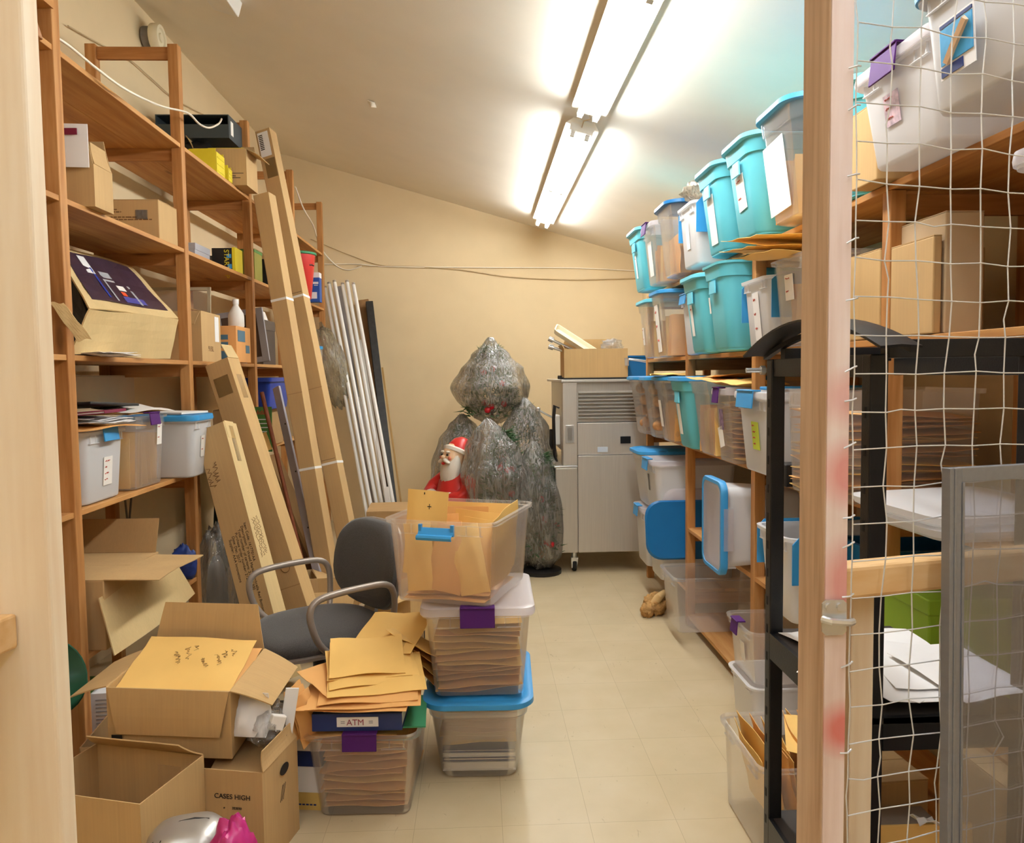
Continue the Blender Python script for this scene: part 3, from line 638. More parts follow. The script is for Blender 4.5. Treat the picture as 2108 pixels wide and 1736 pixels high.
MB().box(.05, .11, -.1225, -.120, .105, .150).build('tape_patch', WRAP, t)
t = thing('shoe_box', 'flat grey lidded box on the second shelf past the second post', 'box', (-1.86, 4.98, S2)); MB().box(-.17, .15, -.13, .13, 0, .10).build('body', GREY, t, bevel=.002); MB().box(-.173, .153, -.133, .133, .085, .125).build('lid', GREY, t, bevel=.002)
t = thing('printed_box', 'black printed box with yellow lettering and yellow side, second shelf', 'box', (-1.665, 5.32, S2)); MB().box(-.075, .055, -.08, .08, 0, .155).build('body', BLACKP, t, bevel=.001)
MB().box(.0552, .075, -.08, .08, 0, .16).build('side_panel', YELLOW, t); text(t, 'STARTUP', .045, TR(.005, -.0815, .145) @ RX(90) @ RZ(-90), YELLOW)
m = MB(); m.box(.02, .05, -.0812, -.0802, .09, .115); m.box(.025, .052, -.0812, -.0802, .02, .05); m.build('printed_patch', BLUE, t)
MB().box(-.13, -.08, -.05, .05, 0, .11).build('box_sleeve', GREYP, t)
t = thing('printed_box', 'olive green printed box behind the third post, second shelf', 'box', (-1.66, 5.82, S2)); MB().box(-.08, .06, -.1, .1, 0, .22).build('body', plain('olive_card', '#8a8230', .6), t); MB().box(-.082, .062, -.102, .102, .205, .225).build('lid', GREENC, t)
t = thing('book', 'dark blue book standing beside the olive box, second shelf', 'book', (-1.60, 6.06, S2)); MB().box(-.09, .07, -.025, .025, 0, .2).build('cover', BLACKP, t); MB().box(.0702, .072, -.022, .022, .09, .19).build('spine_label', BLUE, t)
t = thing('bucket', 'red plastic bucket with green rim on the second shelf', 'bucket', (-1.60, 7.16, S2)); MB().lathe([(.085, 0), (.095, .01), (.138, .395), (.130, .395), (.09, .02)], 28).build('body', RED, t, True); MB().lathe([(.140, .395), (.150, .40), (.150, .415), (.138, .42), (.02, .42)], 28).build('lid', GREENF, t, True)
MB().tube([(.105, -.075, .30), (.12, -.05, .305), (.128, -.02, .30)], .006, 6).build('handle_slot', BLACKP, t)
t = thing('retail_box', 'blue retail box with white top beside the red bucket', 'box', (-1.53, 7.42, S2), 0); MB().box(-.07, .06, -.05, .05, 0, .27).build('body', plain('blue_card', '#2b56a5', .5), t, bevel=.001); MB().box(-.0705, .0605, -.0505, .0505, .225, .272).build('top_band', PAPER, t)
MB().box(-.02, .035, -.052, -.0502, .03, .09).build('label_sticker', PAPER, t); m = MB(); m.box(0, .05, -.052, -.0502, .165, .185); m.box(.01, .045, -.052, -.0502, .15, .157); m.build('printed_lines', PAPER, t)
# ------------------------------------------------------------------ left rack: middle shelf
t = carton('brown cardboard box wrapped in shiny clear film, middle shelf at left edge', (-1.85, 2.72, S3), 0, .42, .40, .27, None, CBD, closed=True)
MB().box(-.215, .215, -.205, .205, .02, .2).build('film', WRAP, t); MB().box(.2152, .219, .06, .14, .19, .23).build('label_sticker', PAPER, t)
t = thing('appliance_box', 'torn large box with dark printed top panel, open at its near end, middle shelf', 'cardboard box', (-1.7, 3.6, S3)); o = Vector((-1.7, 3.6, S3))
def quad(pts, nx=6, ny=6, wob=.004):
    a, b, c, d = [Vector(p)-o for p in pts]
    return [[(a.lerp(b, i/nx)).lerp(d.lerp(c, i/nx), j/ny)+Vector((0, 0, wob*math.sin(i*1.1+j*1.7))) for j in range(ny+1)] for i in range(nx+1)]
fb = [(-1.60, 3.13, 1.672), (-1.575, 4.05, 1.672), (-1.53, 4.06, 1.875), (-1.535, 3.16, 1.85)]
MB().slab(quad(fb), .006).build('front_panel', CBL, t)
tp = [(-1.535, 3.16, 1.85), (-1.53, 4.06, 1.875), (-1.84, 4.26, 2.17), (-1.84, 3.50, 2.16)]
MB().slab(quad(tp), .006).build('top_panel', CBL, t)
def lerp4(q, u, v): a, b, c, d = [Vector(p) for p in q]; return (a.lerp(b, u)).lerp(d.lerp(c, u), v)
ins = [lerp4(tp, .07, .14), lerp4(tp, .93, .12), lerp4(tp, .90, .95), lerp4(tp, .04, .93)]
nrm = (Vector(tp[1])-Vector(tp[0])).cross(Vector(tp[3])-Vector(tp[0])).normalized(); up_ = nrm if nrm.z > 0 else -nrm
pr = MB().slab(quad([p+up_*.005 for p in ins]), .002).build('printed_panel', DPRINT, t)
for (u, v, du, dv, mt, nm) in [(.40, .55, .07, .10, GREY, 'printed_patch'), (.22, .75, .05, .18, PAPER, 'printed_patch'), (.50, .34, .05, .05, TAG, 'printed_patch'), (.57, .10, .14, .06, plain('print_blue', '#4a4a9a', .4), 'printed_patch'), (.63, .22, .015, .2, GREY, 'printed_patch'), (.48, .22, .03, .04, ORANGE, 'printed_patch'), (.33, .30, .01, .25, GREY, 'printed_patch'), (.25, .40, .012, .3, ROYAL, 'printed_patch')]:
    q = [lerp4(ins, u+a*du, v+b*dv)+up_*.0075 for a, b in ((-1, -1), (1, -1), (1, 1), (-1, 1))]; MB().slab(quad(q, 2, 2, 0), .001).build(nm, mt, t)
MB().slab(quad([(-1.575, 4.05, 1.672), (-1.95, 4.25, 1.672), (-1.84, 4.26, 2.17), (-1.53, 4.06, 1.875)]), .006).build('end_panel', CB, t)
MB().slab(quad([(-1.98, 3.45, 1.672), (-1.95, 4.25, 1.672), (-1.84, 4.26, 2.165), (-1.84, 3.50, 2.155)], wob=0), .006).build('back_panel', CBD, t)
MB().slab(quad([(-1.60, 3.2, 1.685), (-1.6, 4.0, 1.685), (-1.9, 4.2, 1.685), (-1.95, 3.5, 1.685)], wob=0), .006).build('bottom_panel', CBD, t)
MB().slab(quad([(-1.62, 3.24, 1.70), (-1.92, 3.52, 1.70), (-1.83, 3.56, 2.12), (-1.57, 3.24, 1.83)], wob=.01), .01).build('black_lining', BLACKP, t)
MB().slab(quad([(-1.60, 3.00, 1.86), (-1.56, 3.02, 1.86), (-1.50, 3.10, 1.73), (-1.545, 3.08, 1.72)]), .005).build('loose_flap', CBL, t)
sheets(4, TR(-1.60, 3.32, S3-.002) @ RZ(80), 'white paper sheet slipped under the torn printed box', 'papers under the printed box', rnd=R4, spread=.025, w=.20, d=.27)
t = carton('tall cardboard box with white label strip, middle shelf past the second post', (-1.74, 4.70, S3), 0, .32, .33, .285, {'y-': (160, .08), 'x+': (-75, .1)}, CB)
MB().box(.1602, .162, .06, .13, .12, .27).build('label_sticker', PAPER, t); text(t, '91BL', .045, TR(.1605, -.06, .06) @ RZ(90) @ RX(90), INKB, 'handwriting')
t = thing('printed_box', 'orange and blue printed box under the white bottle, middle shelf', 'box', (-1.65, 5.06, S3)); MB().box(-.16, .15, -.15, .15, 0, .225).build('body', plain('orange_tan_card', '#dc9c5c', .6), t, bevel=.002)
m = MB(); m.box(-.02, .10, -.152, -.1502, .14, .17); m.box(-.02, .10, -.152, -.1502, .09, .125); m.box(0, .11, -.152, -.1502, .02, .07); m.box(.1502, .152, -.12, .03, .13, .2); m.box(.1502, .152, .04, .12, .06, .11); m.build('printed_panel', plain('print_slate', '#4a6a7c', .6), t)
t = thing('spray_bottle', 'white plastic bottle standing on the orange printed box', 'bottle', (-1.56, 5.12, S3+.227)); MB().lathe([(.045, 0), (.05, .008), (.05, .07), (.046, .09), (.02, .135), (.016, .14), (.016, .15)], 24).build('body', WHITE, t, True); MB().lathe([(.019, .148), (.019, .176), (.016, .18)], 20).build('cap', PAPER, t, True)
t = thing('sign_holder', 'clear acrylic sign holder standing at the back of the middle shelf', 'sign holder', M=TR(-1.86, 5.0, S3) @ RX(-6)); m = MB(); m.box(-.20, .16, -.006, -.003, 0, .47); m.build('panel', CLEAR, t); m = MB(); m.box(-.20, .16, -.01, .004, .46, .48); m.box(.15, .17, -.01, .004, 0, .48); m.box(-.21, -.19, -.01, .004, 0, .48); m.build('rim', plain('acrylic_edge', '#b9a98c', .3), t)
t = thing('picture_frame', 'grey picture frame leaning on the middle shelf behind the third post', 'picture frame', M=TR(-1.70, 5.80, S3) @ RY(-8) @ RX(-5)); m = MB(); m.box(-.18, -.14, -.012, .012, 0, .40); m.box(.12, .17, -.012, .012, 0, .40); m.box(-.14, .12, -.012, .012, .36, .40); m.box(-.14, .12, -.012, .012, 0, .04); m.build('frame', GREY, t, bevel=.002); MB().box(-.14, .12, -.004, .004, .04, .36).build('picture', plain('brown_print', '#57463a', .4, var=.3), t)
t = thing('file_box', 'dark storage box behind the leaning frame, middle shelf', 'box', (-1.84, 6.2, S3)); MB().box(-.18, .2, -.18, .18, 0, .33).build('body', plain('dark_card', '#4c3f36', .7), t, bevel=.003); MB().box(-.183, .203, -.183, .183, .27, .345).build('lid', plain('dark_card_lid', '#574a3f', .7), t)
m = MB(); m.loft([rrect(.24, .30, .02, 3, 0), rrect(.20, .26, .02, 3, .07)]); single(m, 'card_tray', TAG, 'folded white card lying on the dark box, middle shelf', 'card', loc=(-1.70, 5.42, S3+.36-.09+.0), smooth=40).location = (-1.78, 6.14, S3+.347)
t = thing('jar', 'clear jar with light blue lid near the leaning tall cartons', 'jar', (-1.56, 7.55, S3)); MB().lathe([(.055, 0), (.06, .01), (.065, .17), (.06, .172), (.055, .02)], 22).build('body', CLEAR, t, True); MB().lathe([(.07, .165), (.07, .19), (.064, .195)], 22).build('lid', BLUE, t, True)
# ------------------------------------------------------------------ left rack: shelf with three bins
bk = carton('beige flattened cardboard box behind the three left bins', (-1.98, 3.95, S4), 0, .12, .95, .53, None, BEIGE, closed=True)
b1 = tote('milky bin with blue latches under papers, nearest of the three left bins', (-1.56-.21, 3.33, S4), 180, .43, .38, .30, MILK, None, BLUE, sides=(-1,), taper=.9, stick=[(-.02, .42, .075, .12, TAG, [.8, .3, .6, .5])])
R5 = random.Random(5)
single(MB().slab([[(-.13+.26*i/5, -.11+.2*j/5, .05+.12*math.sin(i*.6)*math.cos(j*.5)) for j in range(6)] for i in range(6)], .012), 'white_cloth', PAPER, 'white cloth bundle inside the nearest left bin', 'cloth', M=TR(-1.78, 3.33, S4+.01), smooth=True)
b2 = tote('clear bin with purple latch full of envelopes, middle of the three left bins', (-1.545-.21, 3.75, S4), 178, .43, .37, .34, CLEAR, None, PURPLE, sides=(-1,), taper=.9, latch_w=.1, stick=[(-.09, .72, .05, .10, TAG, [.6, .5])])
bpy.context.view_layer.update()
upright(b2, 7, .36, .30, .30, 'envelope standing in the clear purple-latched left bin', 'envelopes in the purple-latched left bin', R5)
b3 = tote('grey bin with blue lid topped by a magazine, farthest of the three left bins', (-1.445-.20, 4.15, S4), 180, .41, .29, .30, MILK, BLUE, None, taper=.9, stick=[(0, .52, .05, .11, TAG, [.7, .6])])
M0 = TR(-1.72, 3.36, S4+.312)
env('manila envelope on the nearest left bin, jutting out under papers', M0 @ TR(.06, -.02, 0) @ RZ(82), 'thin', MANILA2, sx=1.2, sy=1.2)
sheets(7, M0 @ TR(.03, 0, .010) @ RZ(85), 'white paper sheet piled on the nearest left bin', 'papers on the nearest left bin', rnd=R5, w=.24, d=.30, spread=.03)
book('folder', 'maroon folder on the paper pile over the nearest left bin', 'folder', M0 @ TR(.03, -.02, .050) @ RZ(95) @ RX(-4), .24, .31, .012, MAROON)
single(MB().box(-.16, .16, -.23, .23, 0, .012), 'portfolio', BLACKP, 'black flat portfolio case on top of the left bin papers', 'portfolio', M=TR(-1.76, 3.50, S4+.392) @ RX(-3) @ RY(-2), bevel=.003)
env('open manila folder half under the black portfolio, on the purple-latched bin', TR(-1.66, 3.78, S4+.372) @ RZ(70) @ RX(5), 'thin', TAG, sx=.9, name='paper_folder')
sheets(3, TR(-1.72, 3.72, S4+.345) @ RZ(75), 'loose printed sheet on the purple-latched left bin', 'sheets on the purple-latched left bin', rnd=R5, w=.24, d=.27, mat=MANILA2)
book('magazine', 'magazine lying on the blue lid of the farthest left bin', 'magazine', TR(-1.60, 4.15, S4+.329) @ RZ(70), .20, .26, .010, TAG)
# ------------------------------------------------------------------ left rack: low shelf and floor clutter
t = carton('cardboard box with spread flaps on the low left shelf', (-1.72, 3.40, S5), -2, .42, .50, .285, None, CB, closed=True)
MB().slab([[(.21+.21*j/5, -.25+.46*i/5+.03*j/5, .289-.012*j/5+.006*math.sin(i)) for j in range(6)] for i in range(6)], .004).build('flap', CB, t)
MB().slab([[(-.21+.41*i/5, .24+.05*j/5, .289+.15*j/5) for j in range(6)] for i in range(6)], .004).build('flap', CBD, t)
q0 = [Vector(p) for p in ((-1.50, 3.06, .52), (-1.50, 3.93, .52), (-1.53, 3.86, .70), (-1.53, 3.12, .70))]
single(MB().slab([[(q0[0].lerp(q0[1], i/8)).lerp(q0[3].lerp(q0[2], i/8), j/4)+Vector((.02*math.sin(i*.4)+.05*(1-j/4), 0, -.035*(1-j/4))) for j in range(5)] for i in range(9)], .005), 'cardboard_sheet', CBL, 'bent cardboard sheet leaning against the low box with spread flaps', 'cardboard sheet', smooth=True)
single(MB().tube([(0, 0, 0), (.02, .1, .5)], .006, 6).tube([(0, .12, 0), (.02, 0, .5)], .006, 6), 'wire_stand', GREYP, 'thin dark wire legs standing behind the low open box', 'wire stand', M=TR(-1.93, 4.22, S5))
blob('snack_bag', plain('blue_bag', '#27408a', .35, var=.5, scale=14), 'blue and white printed bag beside the second post, low shelf', 'bag', (-1.62, 4.25, S5), .07, .035, .10, 7, .25)
blob('plastic_bag', WRAP, 'clear plastic bag of bottles behind the long printed carton', 'bag', (-1.60, 4.70, .0), .11, .20, .36, 9, .2)
blob('packed_bottle', GREYP, 'grey bottle inside the clear bag behind the long printed carton', 'bottle', (-1.60, 4.70, .02), .06, .08, .26, 2, .1)
t = thing('file_box', 'white storage box on the low shelf left of the first post', 'box', (-1.80, 2.72, S5)); MB().box(-.15, .22, -.16, .16, 0, .30).build('body', plain('white_card', '#dcd6d2', .6), t, bevel=.003)
t = thing('lamp_shade', 'dark green enamel bowl standing on edge left of the first post', 'bowl', M=TR(-1.515, 2.70, .535) @ RY(62) @ RX(20)); MB().lathe([(.03, -.05), (.075, -.045), (.115, 0), (.135, .03), (.130, .03), (.11, .004), (.07, -.035)], 28).build('bowl', GREENP, t, True)
t = thing('printed_box', 'green and white printed box on the floor behind the first post', 'box', (-1.66, 3.24, 0), 4); MB().box(-.16, .06, -.1, .1, 0, .30).build('body', GREENC, t, bevel=.002); MB().box(.0605, .155, -.1, .1, 0, .30).build('side_panel', PAPER, t, bevel=.002)
m = MB()
for k in range(7): m.box(-.05, .05-.02*(k % 3), -.102, -.1, .25-k*.022, .256-k*.022)
m.build('printed_lines', LIME, t); m = MB()
for k in range(9): m.box(.08, .14-.012*(k % 2), -.102, -.1, .27-k*.016, .275-k*.016)
m.build('printed_lines', GREY, t)
m = MB(); m.hexa([(-.17, -.06, 0), (.15, -.06, 0), (.17, .06, 0), (-.15, .06, 0), (-.16, .02, .02), (.14, -.02, .14), (.16, .05, .15), (-.15, .06, .03)]); single(m, 'traffic_wedge', ORANGE, 'bright orange folded card on the floor beside the first post', 'card', M=TR(-1.46, 3.02, .0), bevel=.003)
# ------------------------------------------------------------------ deep bays behind the leaning cartons
t = thing('storage_crate', 'royal blue plastic crate on the shelf behind the tall cartons', 'crate', (-1.72, 5.55, S4+.30)); 
t.location = (-1.70, 5.95, S4+.28); MB().loft([rrect(.36, .56, .03, 3, 0), rrect(.40, .60, .03, 3, .20), rrect(.43, .63, .03, 3, .20), rrect(.43, .63, .03, 3, .23), rrect(.37, .57, .03, 3, .23), rrect(.34, .54, .03, 3, .02)]).build('body', ROYAL, t, True)
t = carton('cardboard box under the royal blue crate', (-1.74, 5.95, S4), 0, .36, .55, .278, None, CBD, closed=True)
t = thing('gift_sign', 'green printed card headed in red behind the wooden pole', 'sign', (-1.49, 5.40, S4)); M = TR(0, 0, 0) @ RX(-4); MB().box(-.10, .06, -.003, .003, 0, .31).build('card', GREENC, t, M=M)
text(t, 'Holiday', .042, M @ TR(-.095, -.0045, .258) @ RX(90), RED)
m = MB()
for k in range(7): m.box(-.065, .02+.02*((k*3) % 4)/3, -.0045, -.0035, .22-k*.028, .226-k*.028)
m.build('printed_lines', PAPER, t, M=M); MB().lathe([(.014, 0), (.014, .001)], 16, M @ TR(-.03, -.0035, .035) @ RX(90)).build('printed_logo', TAG, t)
t = thing('heat_gun', 'red hand tool with metal nozzle on the shelf by the third post', 'tool', (-1.53, 5.12, S4)); blob('body', RED, '', '', (0, 0, 0), .055, .06, .045, 3, .06, parent=t); MB().lathe([(.025, 0), (.02, .05)], 14, TR(.045, 0, .03) @ RY(90)).build('nozzle', CHROME, t, True)
t = thing('pump_bottle', 'clear bottle with blue pump cap beside the green card', 'bottle', (-1.49, 5.22, S4)); MB().lathe([(.03, 0), (.034, .01), (.034, .09), (.012, .12), (.012, .13)], 18).build('body', CLEAR, t, True); MB().lathe([(.016, .128), (.016, .16), (.008, .165)], 14).build('pump', BLUED, t, True)
env('small manila envelope leaning on the green card', TR(-1.47, 5.30, S4+.07) @ RX(75) @ RZ(20), 'thin', MANILA, sx=.3, sy=.5)
blob('helmet', plain('brown_leather', '#4a3527', .5), 'brown leather cap on the shelf behind the third post', 'cap', (-1.72, 5.22, S4), .13, .12, .11, 4, .08)
# ------------------------------------------------------------------ centre stack of bins
R6 = random.Random(33)
s1 = tote('clear tub with wide blue lid at the foot of the middle bin stack', (-.015, 3.17, 0), 88, .60, .41, .315, CLEAR, BLUE, None, 'tub', taper=.80, r=.07, lidname='lid')
bpy.context.view_layer.update()
stack(s1, 8, .128, .285, .42, .29, 'envelope lying in the blue-lidded tub at the foot of the middle stack', 'envelopes in the blue-lidded floor tub', R6)
for k, (z, h, c, lb) in enumerate([(.022, .034, TAG, 'cream binder lowest in the blue-lidded floor tub'), (.060, .014, NAVY, 'navy folder above the cream binder in the blue-lidded floor tub'), (.077, .015, PAPER, 'white pad between two navy folders in the blue-lidded floor tub'), (.095, .012, NAVY, 'upper navy folder in the blue-lidded floor tub')]):
    book('folder', lb, 'folder', s1.matrix_world @ TR(-.01, 0, z) @ RZ(90), .285, .40, h, c, TAG)
s2 = tote('clear bin with purple latch and pale lid, middle of the centre stack', (-.015, 3.125, .337), 89, .52, .43, .335, CLEAR, LIDC, PURPLE, 'bin', taper=.86, latch_w=.13, sides=(-1,))
bpy.context.view_layer.update()
stack(s2, 13, .014, .285, .40, .325, 'envelope lying in the middle bin of the centre stack', 'envelopes in the middle bin of the centre stack', R6, tilt=3.5)
s3 = tote('open clear bin with blue handle full of envelopes, top of the centre stack', (-.075, 3.115, .702), 70, .53, .46, .325, CLEAR, None, BLUE, 'bin', taper=.90, hang=True, sides=(-1,), latch_w=.14)
bpy.context.view_layer.update(); Mt = s3.matrix_world
UPR = RZ(-90) @ RX(90)
env('tall manila envelope with a small cross, sticking out of the top bin', Mt @ TR(-.175, .085, .262) @ RZ(4) @ RY(5) @ UPR @ RZ(-4), 'thin', MANILA, sx=.50, sy=1.28)
top_env = [o for o in COL.objects if o.get('label', '').startswith('tall manila envelope with a small cross')][0]
x = MB(); x.box(-.016, .016, -.0013, .0013, 0, .0008); x.box(-.0026, .0026, -.008, .008, 0, .0008)
x.build('pen_cross', INK, top_env, M=TR(.02, .080, .0085)); MB().lathe([(.004, 0), (.004, .0008)], 10).build('clasp_hole', INK, top_env, M=TR(-.03, .118, .004))
for k, (X, Y, rl, a, kd, w, h) in enumerate([(-.205, .10, 6, 4, 'fat', .34, 1.02), (-.20, -.02, -10, 5, 'bulge', .42, 1.0), (-.205, -.105, 12, 3, 'bulge', .36, 1.02), (-.16, .02, 4, 3, 'fat', .5, 1.02), (-.11, -.10, -6, 4, 'fat', .42, 1.05), (-.06, .07, 5, 5, 'bulge', .5, 1.05), (.0, -.06, -4, 4, 'fat', .62, 1.08), (.06, .04, 2, 5, 'thin', .8, 1.10), (.14, 0, 0, 6, 'fat', .95, 1.12)]):
    env('upright envelope packed in the open top bin of the centre stack', Mt @ TR(X, Y, .045+.1275*h) @ RY(a) @ UPR @ RZ(rl), kd, (MANILA, MANILA2)[k % 2], 'upright envelopes in the open top bin', sx=w, sy=h)
for k in range(3): env('envelope lying on the floor of the open top bin', Mt @ TR(-.03+.03*k, .01*(k % 2), .018+.014*k) @ RZ(90+4*k), 'fat', MANILA2, 'flat envelopes in the open top bin', sx=1.0, sy=1.45)
env('manila envelope leaning at the right rim of the top bin', Mt @ TR(.02, -.17, .19) @ RX(4) @ RX(90) @ RZ(6), 'thin', MANILA, sx=.95, sy=1.12)
# ------------------------------------------------------------------ open bin with the navy binder
b = tote('open clear bin with purple latch under the envelope pile, left of the centre stack', (-.425, 2.93, 0), 88, .56, .42, .315, CLEAR, None, PURPLE, 'bin', taper=.84, latch_w=.12, sides=(-1,))
bpy.context.view_layer.update(); Mb = b.matrix_world
stack(b, 11, .014, .275, .42, .30, 'envelope lying in the open purple-latched floor bin', 'envelopes in the open purple-latched floor bin', R6, tilt=2, mat=(MANILA2, MANILA2, MANILA2, MANILA))
Wb = lambda x, y, z, a=0: TR(-.425+x, 2.66+y, z) @ RZ(a)
env('flat envelope peeking from under the green folder on the purple-latched bin', Wb(-.06, .16, .308, 4), 'thin', MANILA2, sx=1.0, sy=1.1)
single(MB().box(-.17, .17, -.13, .14, 0, .006), 'green_folder', GREENF, 'green card folder under the navy binder', 'folder', M=Wb(.04, .17, .322, 3) @ RY(1.5))
t = book('ring_binder', 'navy ring binder with a white ATM label, lying on the green folder', 'binder', Wb(-.015, .15, .331, -2), .315, .28, .062, NAVY)
MB().box(-.07, .075, -.1425, -.140, .016, .050).build('label_sticker', PAPER, t); text(t, 'ATM', .030, TR(-.036, -.143, .022) @ RX(90), plain('label_red', '#a04a5a', .6)); m = MB()
for xx in (-.056, .042): m.box(xx, xx+.014, -.1432, -.1425, .028, .031); m.box(xx, xx+.014, -.1432, -.1425, .034, .037)
m.build('printed_mark', GREY, t)
book('magazine', 'grey magazine on top of the navy binder', 'magazine', Wb(-.01, .15, .394, 3), .27, .23, .014, GREY, PAPER)
book('notebook', 'dark blue notebook tucked beside the magazine on the binder', 'notebook', Wb(.10, .17, .409, 8), .16, .24, .012, NAVY, PAPER)
R7 = random.Random(8)
pile = [(-.03, .12, .426, -3, 'fat', 1.18, 1.15), (.0, .12, .440, 3, 'fat', 1.2, 1.15), (.01, .13, .456, 5, 'bulge', 1.05, 1.1), (-.10, .16, .470, 40, 'fat', .7, .9), (.03, .15, .480, 10, 'fat', 1.05, 1.05), (.01, .19, .496, 14, 'bulge', .98, 1.0), (.0, .22, .512, 8, 'fat', .92, 1.0), (-.01, .21, .528, 9, 'thin', .82, .92)]
PL = ['lowest manila envelope of the pile on the grey magazine', 'second manila envelope from the bottom of the pile', 'stuffed envelope third from the bottom of the pile', 'crumpled envelope turned sideways at the left of the pile', 'middle manila envelope of the pile', 'plump envelope third from the top of the pile', 'manila envelope just under the top one of the pile', 'topmost flat manila envelope of the pile in front of the chair']
for k, (x, y, z, a, kd, sx, sy) in enumerate(pile):
    env(PL[k], Wb(x, y, z, a) @ RX(4+k*1.6), kd, (MANILA2, MANILA)[k > 3], sx=sx, sy=sy)
env('long manila envelope propped on the back of the pile, touching the chair seat', Wb(.06, .42, .545, 78) @ RY(-10), 'fat', MANILA, sx=1.0, sy=1.0)
for k, (x, y, z, a) in enumerate([(.17, .42, .50, 70), (.20, .46, .45, 62), (.22, .47, .40, 55), (.24, .48, .35, 50)]):
    env('manila envelope spilling down at the back right of the pile', Wb(x, y, z, a) @ RX(24) @ RY(18), 'fat', (MANILA, MANILA2)[k % 2], 'envelopes spilling behind the pile', sx=.75, sy=.9)
# ------------------------------------------------------------------ office chair
F = Vector((-.78, -.62, 0)).normalized(); Sx = Vector((-F.y, F.x, 0))   # forward, left side of the sitter
Mc = Matrix(((F.x, Sx.x, 0, -.735), (F.y, Sx.y, 0, 3.46), (0, 0, 1, 0), (0, 0, 0, 1)))
t = thing('office_chair', 'grey upholstered office armchair with taupe tubular arms behind the bins', 'chair', M=Mc)
m = MB(); rings = []
for i in range(13):   # seat cushion outline, front at +x
    pass
def pad(outline, th, dome, n=6):
    m = MB(); c = sum((Vector(p) for p in outline), Vector())/len(outline); R = []
    for k, (s, z) in enumerate([(.6, -th*.5), (.92, -th*.5), (1.0, -th*.2), (1.0, th*.15), (.94, th*.42), (.75, th*.5+dome*.4), (.4, th*.5+dome*.8), (.1, th*.5+dome)]):
        R.append([((p[0]-c.x)*s+c.x, (p[1]-c.y)*s+c.y, z+(p[2]*s*s if len(p) > 2 else 0)) for p in outline])
    return m.loft(R)
so = []
for k in range(36):
    a = 2*math.pi*k/36; x, y = math.cos(a), math.sin(a); e = 2.7
    rx = (abs(x)**(2/e))*(1 if x > 0 else -1)*.27; ry = (abs(y)**(2/e))*(1 if y > 0 else -1)*(.265-.03*(x < 0)*abs(x)); so.append((rx*1.05, ry*1.05, -.035*max(0, x)**3))
pad(so, .07, .012).build('seat', FAB, t, 60, M=TR(0, 0, .445))
sh = [(p[0]*1.03, p[1]*1.03, p[2]) for p in so]; pad(sh, .035, -.005).build('seat_shell', TAUPE, t, 60, M=TR(-.004, 0, .415))
bo = []
for k in range(36):
    a = 2*math.pi*k/36; x, y = math.cos(a), math.sin(a); e = 3.0
    bo.append(((abs(x)**(2/e))*(1 if x > 0 else -1)*.20, (abs(y)**(2/e))*(1 if y > 0 else -1)*(.27-.03*max(0, x)), .04*y*y))
Mbk = TR(-.285, 0, .70) @ RY(-100)
Mb2 = Matrix(((-.17, 0, .985, -.275), (0, 1, 0, 0), (.985, 0, .17, .70), (0, 0, 0, 1)))   # local x up, z forward
pad(bo, .05, .012).build('backrest', FAB, t, 60, M=Mb2); pad([(p[0]*1.03, p[1]*1.03, p[2]) for p in bo], .03, 0).build('back_shell', TAUPE, t, 60, M=Mb2 @ TR(0, 0, -.026))
MB().bar((-.25, 0, .43), (-.30, 0, .56), .09, .02, (1, 0, 0)).build('back_bracket', TAUPE, t)
for s in (-1, 1):
    y = s*.285; pts = []
    for p in [(.06, .22, .42), (.10, .30, .43), (.16, .335, .50), (.19, .34, .60), (.17, .34, .655), (.10, .34, .675), (-.06, .34, .68), (-.17, .335, .67), (-.21, .33, .62), (-.21, .32, .52), (-.18, .28, .43), (-.12, .22, .415)]:
        pts.append((p[0], s*p[1]*.90, p[2]))
    m = MB(); P = [Vector(p) for p in pts]; out = []
    for i in range(len(P)-1):
        p0, p1, p2, p3 = P[max(i-1, 0)], P[i], P[i+1], P[min(i+2, len(P)-1)]
        for k in range(4): u = k/4; out.append(.5*((2*p1)+(p2-p0)*u+(2*p0-5*p1+4*p2-p3)*u*u+(3*p1-p0-3*p2+p3)*u**3))
    m.tube(out+[P[-1]], .0145, 10); m.build('armrest', TAUPE, t, True)
MB().lathe([(.09, .38), (.09, .40), (.03, .40), (.03, .10), (.05, .09), (.05, .07)], 18).build('column', BLACKP, t, True)
for k in range(5):
    a = math.radians(72*k+20); d = Vector((math.cos(a), math.sin(a), 0)); MB().bar(Vector((0, 0, .09))+d*.03, Vector((0, 0, .07))+d*.27, .045, .03).build('base_leg', BLACKP, t, bevel=.006)
    MB().lathe([(.028, -.012), (.028, .012)], 14, TR(*(d*.27), ) @ TR(0, 0, .028) @ RZ(math.degrees(a)) @ RY(90) @ RX(0)).build('caster', RUBBER, t, True)
